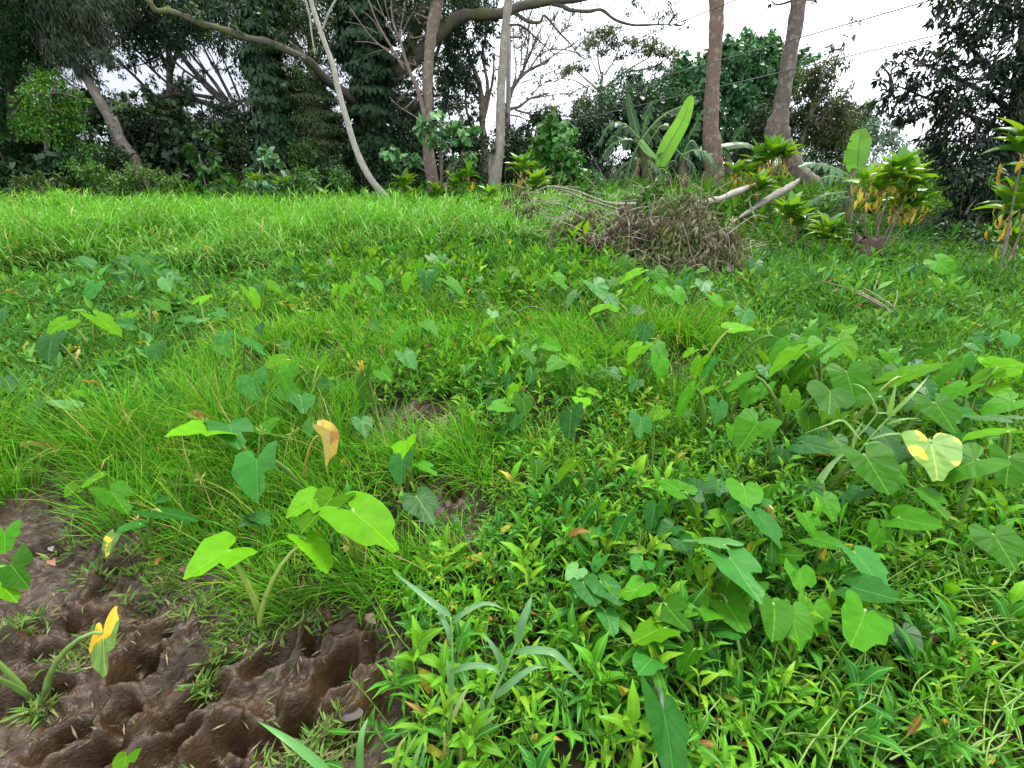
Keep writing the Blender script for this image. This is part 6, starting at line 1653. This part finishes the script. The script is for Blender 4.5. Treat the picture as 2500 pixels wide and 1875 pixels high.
def near_weed_plants():
    rng = np.random.default_rng(41)
    pal = [(.070, .235, .010), (.050, .18, .014), (.10, .27, .010), (.16, .30, .012), (.46, .30, .03)]
    lm = []
    for c in pal:
        g = Geo(); V, Q, T, L = leaf8(.21, .035, .22); g.add(V, Q, T, c, L); lm.append(g.mesh('weed_leaf', M_WEED))
    sm = []
    for k in range(3):
        g = Geo(); b = rng.normal(size=2) * .12
        tube(g, [(b[0] * t * t, b[1] * t * t, t) for t in (0, .35, .7, 1)], [.020, .018, .014, .010], 5, (.15, .25, .05), capped=False); sm.append((g.mesh('weed_stem', M_REED), b))
    done = 0
    while done < 72:
        px, py = 960 + 1560 * rng.random(), 1380 + 520 * rng.random()
        p = G(px, py)
        if mud_sd(p[:1], p[1:2])[0] < .05: continue
        done += 1
        root = empty('weed_plant', p, 'leafy green weed with narrow pointed leaves in the near weed bed', 'weed', 'leafy weeds of the near bed')
        me, b = sm[rng.integers(3)]; h = .12 + .10 * rng.random(); th = rng.random() * .5; a = rng.random() * 6.28
        R = (tilt(np.array([a]), np.array([th]))[0] @ rot_z(np.array([rng.random() * 6.28]))[0])
        o = bpy.data.objects.new('stem', me); COL.objects.link(o); o.parent = root
        M = np.eye(4); M[:3, :3] = R * h; o.matrix_basis = Matrix(M.tolist())
        az = rng.random() * 6; ci = rng.integers(0, 4); n = int(rng.integers(7, 11))
        for i in range(n):
            f = (i + .8) / n; az += 2.4 + rng.normal() * .3; el = .05 + 1.2 * f ** 1.6 + rng.normal() * .2
            t = R @ np.array([math.cos(az) * math.cos(el), math.sin(az) * math.cos(el), math.sin(el)])
            nn = R @ np.array([-math.cos(az) * math.sin(el), -math.sin(az) * math.sin(el), math.cos(el)]) + rng.normal(size=3) * .2
            q = .25 + .75 * f
            o = bpy.data.objects.new('leaf', lm[4] if (i < 3 and rng.random() < .16) else lm[ci]); COL.objects.link(o); o.parent = root
            M = np.eye(4); M[:3, :3] = frames(t[None], nn[None])[0] * (.055 + .04 * rng.random()); M[:3, 3] = R @ np.array([b[0] * q * q, b[1] * q * q, q]) * h
            o.matrix_basis = Matrix(M.tolist())

def sprawling_stems():
    """pale bare stems of the weeds that lie about in the near corner"""
    rng = np.random.default_rng(24); g = Geo()
    for i in range(150):
        px, py = 1500 + 1050 * rng.random(), 1330 + 540 * rng.random()
        if px < 1900 and rng.random() < .7: continue
        p = H(px, py, .10 + .05 * rng.random()); a = .40 + rng.normal() * .55; L = .12 + .16 * rng.random()
        d = np.array([math.cos(a), math.sin(a), .12 + .2 * rng.random()]) * L
        tube(g, spline([p - d * .5, p + rng.normal(size=3) * .015, p + d * .5 + [0, 0, rng.normal() * .02]], 3), np.linspace(.0029, .0018, 7), 5, pick([(.17, .26, .05), (.13, .24, .04), (.22, .22, .06)], 1, rng)[0])
    tag(g.obj('sprawling_weeds', M_REED), kind='stuff')

def tall_grass():
    rng = np.random.default_rng(25); g = Geo()
    for y0, y1, n, per, w0 in ((5.8, 10.5, 7800, 8, .022), (10, 16.5, 7000, 7, .036)):
        x, y = rand_ground(n * 2, y0, y1, rng, .8)
        e = y - field_edge(x)
        keep = (e > -.35 * rng.random(len(x))) & (x < 4.2 + rng.random(len(x))) & ~((x > 1.0) & (y < 11) & (rng.random(len(x)) < .6))
        # the trees' feet stand in lower growth
        x, y, e = x[keep][:n], y[keep][:n], e[keep][:n]; n_ = len(x)
        hgt = (.50 + .34 * sstep(0, 1.3, e) +   .50 * (N1.fbm(x * .9, y * .9, 2) - .5)) * (.72 + .5 * rng.random(n_) ** 1.5) * (1 - .35 * sstep(13.8, 15.5, y))
        i = np.repeat(np.arange(n_), per); k = len(i)
        j = np.tile(np.arange(per), n_)
        f = (j + .3 + .5 * rng.random(k)) / per
        az = rng.random(k) * 6.283
        z0 = gz(x, y)
        O = np.stack([x[i] + rng.normal(size=k) * .04, y[i] + rng.normal(size=k) * .04, z0[i] + hgt[i] * (.12 + .68 * f)], -1)
        wind = np.array([.35, .1])
        el = .45 + .75 * f
        t = np.stack([np.cos(az) * np.cos(el) + wind[0], np.sin(az) * np.cos(el) + wind[1], np.sin(el)], -1) + rng.normal(size=(k, 3)) * .12
        ln = (.28 + .26 * rng.random(k)) * (1 - .3 * (f > .85))
        nn = np.stack([-t[:, 0], -t[:, 1], np.full(k, .7)], -1) + rng.normal(size=(k, 3)) * .2
        M = frames(t, nn)
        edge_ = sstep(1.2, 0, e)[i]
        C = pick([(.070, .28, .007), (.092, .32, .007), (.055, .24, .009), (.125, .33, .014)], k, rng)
        C = C * (1 - .25 * edge_)[:, None] + np.array([.05, .06, .04]) * (.5 * edge_ * rng.random(k))[:, None]  # shade along the front edge put into the blade colour, with a greyish tint
        C = C * (.65 + .6 * N4.fbm(x * 1.4, y * 1.4, 3))[i][:, None]
        pale = rng.random(k) < .06; C[pale] = vary((.30, .33, .12), int(pale.sum()), .2, .1, rng)
        b = rng.integers(0, 3, k)
        for q in range(3):
            s = b == q
            pv = blade(4 if y0 < 8 else 3, 1.0, (.5, 1.0, 1.5)[q]); pv = (pv[0] * [w0 / .2, 1, 1], *pv[1:])
            Ms = M[s].copy(); Ms[:, :, 0] *= .2; Ms[:, :, 1] *= ln[s][:, None]; Ms[:, :, 2] *= ln[s][:, None]
            g.scatter(pv, Ms, O[s], C[s])
        # the stems
        st = leaf2(.02, 0, 0)
        t = nrm(np.stack([rng.normal(size=n_) * .12 + .05, rng.normal(size=n_) * .12, np.ones(n_)], -1))
        M = frames(t, np.tile([0, -1.0, 0], (n_, 1))) * (hgt * .95)[:, None, None]
        g.scatter(st, M, np.stack([x, y, z0], -1), pick([(.14, .24, .05), (.18, .22, .08)], n_, rng))
    tag(g.obj('tall_grass', M_TALL), kind='stuff')

def back_growth():
    """low mixed growth under the trees and on the bank at right"""
    rng = np.random.default_rng(26); g = Geo()
    n = 6500
    x = rng.random(n) * 30 - 13; y = 8.5 + 13 * rng.random(n)
    keep = ((x > 3.0) | (y > 14.6)) & (y > field_edge(x) - .3)
    x, y = x[keep], y[keep]; z = gz(x, y)
    for q in range(6):
        s = np.arange(len(x)) % 6 == q; m = int(s.sum())
        lv, st = weed_sprig(rng, False, 11, .45, .26)
        M = rot_z(rng.random(m) * 6.283) * (.35 + 1.25 * rng.random(m) ** 2 + .3 * N1(x[s], y[s]))[:, None, None]
        C = (.6 + .6 * N2(x[s] * .8, y[s] * .8))[:, None] * pick([(.05, .17, .018), (.065, .21, .015), (.035, .12, .02), (.085, .23, .02)], m, rng)
        g.scatter(lv, M, np.stack([x[s], y[s], z[s]], -1), C)
    tag(g.obj('undergrowth', M_WEED), kind='stuff')
    # fine ferny growth round the stump
    g = Geo(); n = 1500
    px = 1800 + 720 * rng.random(n); py = 570 + 105 * rng.random(n)
    pts = np.array([H(a, b, .12) for a, b in zip(px, py)]); x, y = pts[:, 0], pts[:, 1]
    for q in range(4):
        s = np.arange(n) % 4 == q; m = int(s.sum())
        parts = []
        for r in range(6):
            a = r * 2.4; el = .5 + .3 * rng.random()
            d = np.array([math.cos(a) * math.cos(el), math.sin(a) * math.cos(el), math.sin(el)])
            for w_ in range(4):
                for sd in (-1, 1):
                    o = d * .28 * (w_ + 1) / 4 - np.array([0, 0, .12 * (w_ / 4) ** 2]); tt = d * .5 + sd * np.cross(d, [0, 0, 1]) * .9
                    parts.append((leaf2(.34, .02), frames(tt[None], np.array([[0, 0, 1.0]]))[0] * .12 * (1 - w_ * .17), o))
        pr_ = join(parts)
        M = rot_z(rng.random(m) * 6.283) * (.6 + .7 * rng.random(m))[:, None, None]
        g.scatter(pr_, M, np.stack([x[s], y[s], gz(x[s], y[s]) + .02], -1), pick([(.030, .11, .028), (.020, .08, .022), (.045, .14, .03)], m, rng))
    tag(g.obj('fern_undergrowth', M_SOFT), kind='stuff')

def mud_litter():
    """straw, rotting leaf bits and seedlings strewn on the mud"""
    rng = np.random.default_rng(27); g = Geo()
    n = 2600; x = -1.9 + 2.0 * rng.random(n); y = .6 + 2.3 * rng.random(n)
    md = mud_sd(x, y); k = (md < .02) & (N4.fbm(x * 3, y * 3, 2) > .46); x, y = x[k], y[k]; n_ = len(x)
    t = rng.normal(size=(n_, 3)) * [1, 1, .12] + [.5, .35, .02]; nn = rng.normal(size=(n_, 3)) * .3 + [0, 0, 1]
    C = pick([(.17, .13, .08), (.10, .07, .05), (.12, .16, .05), (.08, .12, .03), (.22, .19, .11), (.06, .045, .035)], n_, rng, .3)
    g.scatter(leaf2(.13, .01), frames(t, nn) * (.022 + .035 * rng.random(n_))[:, None, None], np.stack([x, y, gz(x, y) + .004], -1), C)
    tag(g.obj('mud_litter', M_DEAD), kind='stuff')
    g = Geo(); n = 420
    sp_ = [(300, 1400, .16), (390, 1440, .14), (200, 1600, .10), (480, 1480, .10), (640, 1560, .12), (760, 1480, .16), (540, 1630, .05), (90, 1730, .04), (560, 1540, .08), (700, 1500, .12), (505, 1700, .03), (60, 1520, .08), (180, 1330, .12), (620, 1400, .14), (700, 1390, .12), (400, 1380, .12), (720, 1840, .12), (820, 1830, .10)]
    for px, py, r in sp_:
        c = G(px, py); m = int(60 + 900 * r)
        a = rng.random(m) * 6.283; rr = r * rng.random(m) ** .6
        X, Y = c[0] + np.cos(a) * rr, c[1] + np.sin(a) * rr * .8
        t = rng.normal(size=(m, 3)) * [1, 1, .5] + [0, 0, .7]
        g.scatter(leaf2(.16, .02), frames(t, rng.normal(size=(m, 3)) * .4 + [0, 0, .8]) * (.03 + .04 * rng.random(m))[:, None, None], np.stack([X, Y, gz(X, Y)], -1), pick([(.10, .22, .03), (.14, .24, .05), (.07, .16, .03), (.20, .24, .08)], m, rng))
    tag(g.obj('mud_seedling_grass', M_GRASS), kind='stuff')

def fallen_leaves():
    spots = [(130, 1375, 'curled pale brown fallen leaf on the mud near the left edge', (.30, .14, .09), .05), (128, 1340, 'small grey fallen leaf lying on the upper mud', (.20, .18, .17), .04), (395, 1295, 'rosy brown fallen leaf at the grass edge above the mud', (.36, .20, .16), .05),
             (455, 1395, 'dark curled fallen leaf among the mud tufts', (.16, .10, .08), .06), (390, 1372, 'rust red fallen leaf on the mud by the tufts', (.34, .13, .05), .04), (980, 1368, 'pinkish fallen leaf in the short grass right of the bright taro', (.42, .24, .18), .04),
             (905, 1512, 'silvery brown fallen leaf at the upper right mud corner', (.27, .19, .15), .06), (1150, 1825, 'large brown fallen leaf under the grass stalks', (.13, .065, .04), .07), (2275, 1565, 'purple brown curled fallen leaf in the weeds at right', (.11, .06, .05), .06),
             (2150, 1695, 'dark translucent fallen leaf deep in the weeds', (.10, .07, .05), .07), (2190, 1338, 'dark brown leaf scrap lying right of the weedy taro', (.12, .07, .05), .05), (1175, 1360, 'orange brown curled leaf in the short grass', (.40, .18, .06), .04),
             (2100, 750, 'reddish brown dry leaf bunch under the bare branch', (.20, .08, .04), .10), (2215, 735, 'brown dry leaf bunch right of the bare branch', (.22, .10, .05), .09), (620, 1310, 'dark red fallen leaf between the mud taros', (.24, .10, .06), .04)]
    rng = np.random.default_rng(28)
    for i, (px, py, lab, c, s) in enumerate(spots):
        up = .03 if px < 1000 else .10 if py > 1000 else .2
        p = G(px, py); p = H(px, py, p[2] + up)
        g = Geo(); q = np.array([(-.5, 0, 0), (-.2, .05, .08), (.15, .02, .10), (.5, -.05, .02)]) * s
        a = rng.random() * 3; R = np.array([[math.cos(a), -math.sin(a), 0], [math.sin(a), math.cos(a), 0], [0, 0, 1]])
        t = np.linspace(0, 1, 10)
        ribbon(g, spline(q @ R.T, 3), np.sin(np.clip(t, .06, .96) * math.pi) * s * .6, (0, 0, 1), .3 + .3 * rng.random(), c)
        o = g.obj('fallen_leaf', M_DEAD); o.location = p
        tag(o, lab, 'leaf', 'fallen leaves on mud and weeds')

grass_tufts(); short_turf(); weeds(); near_weed_plants(); sprawling_stems(); tall_grass(); back_growth(); mud_litter(); fallen_leaves()
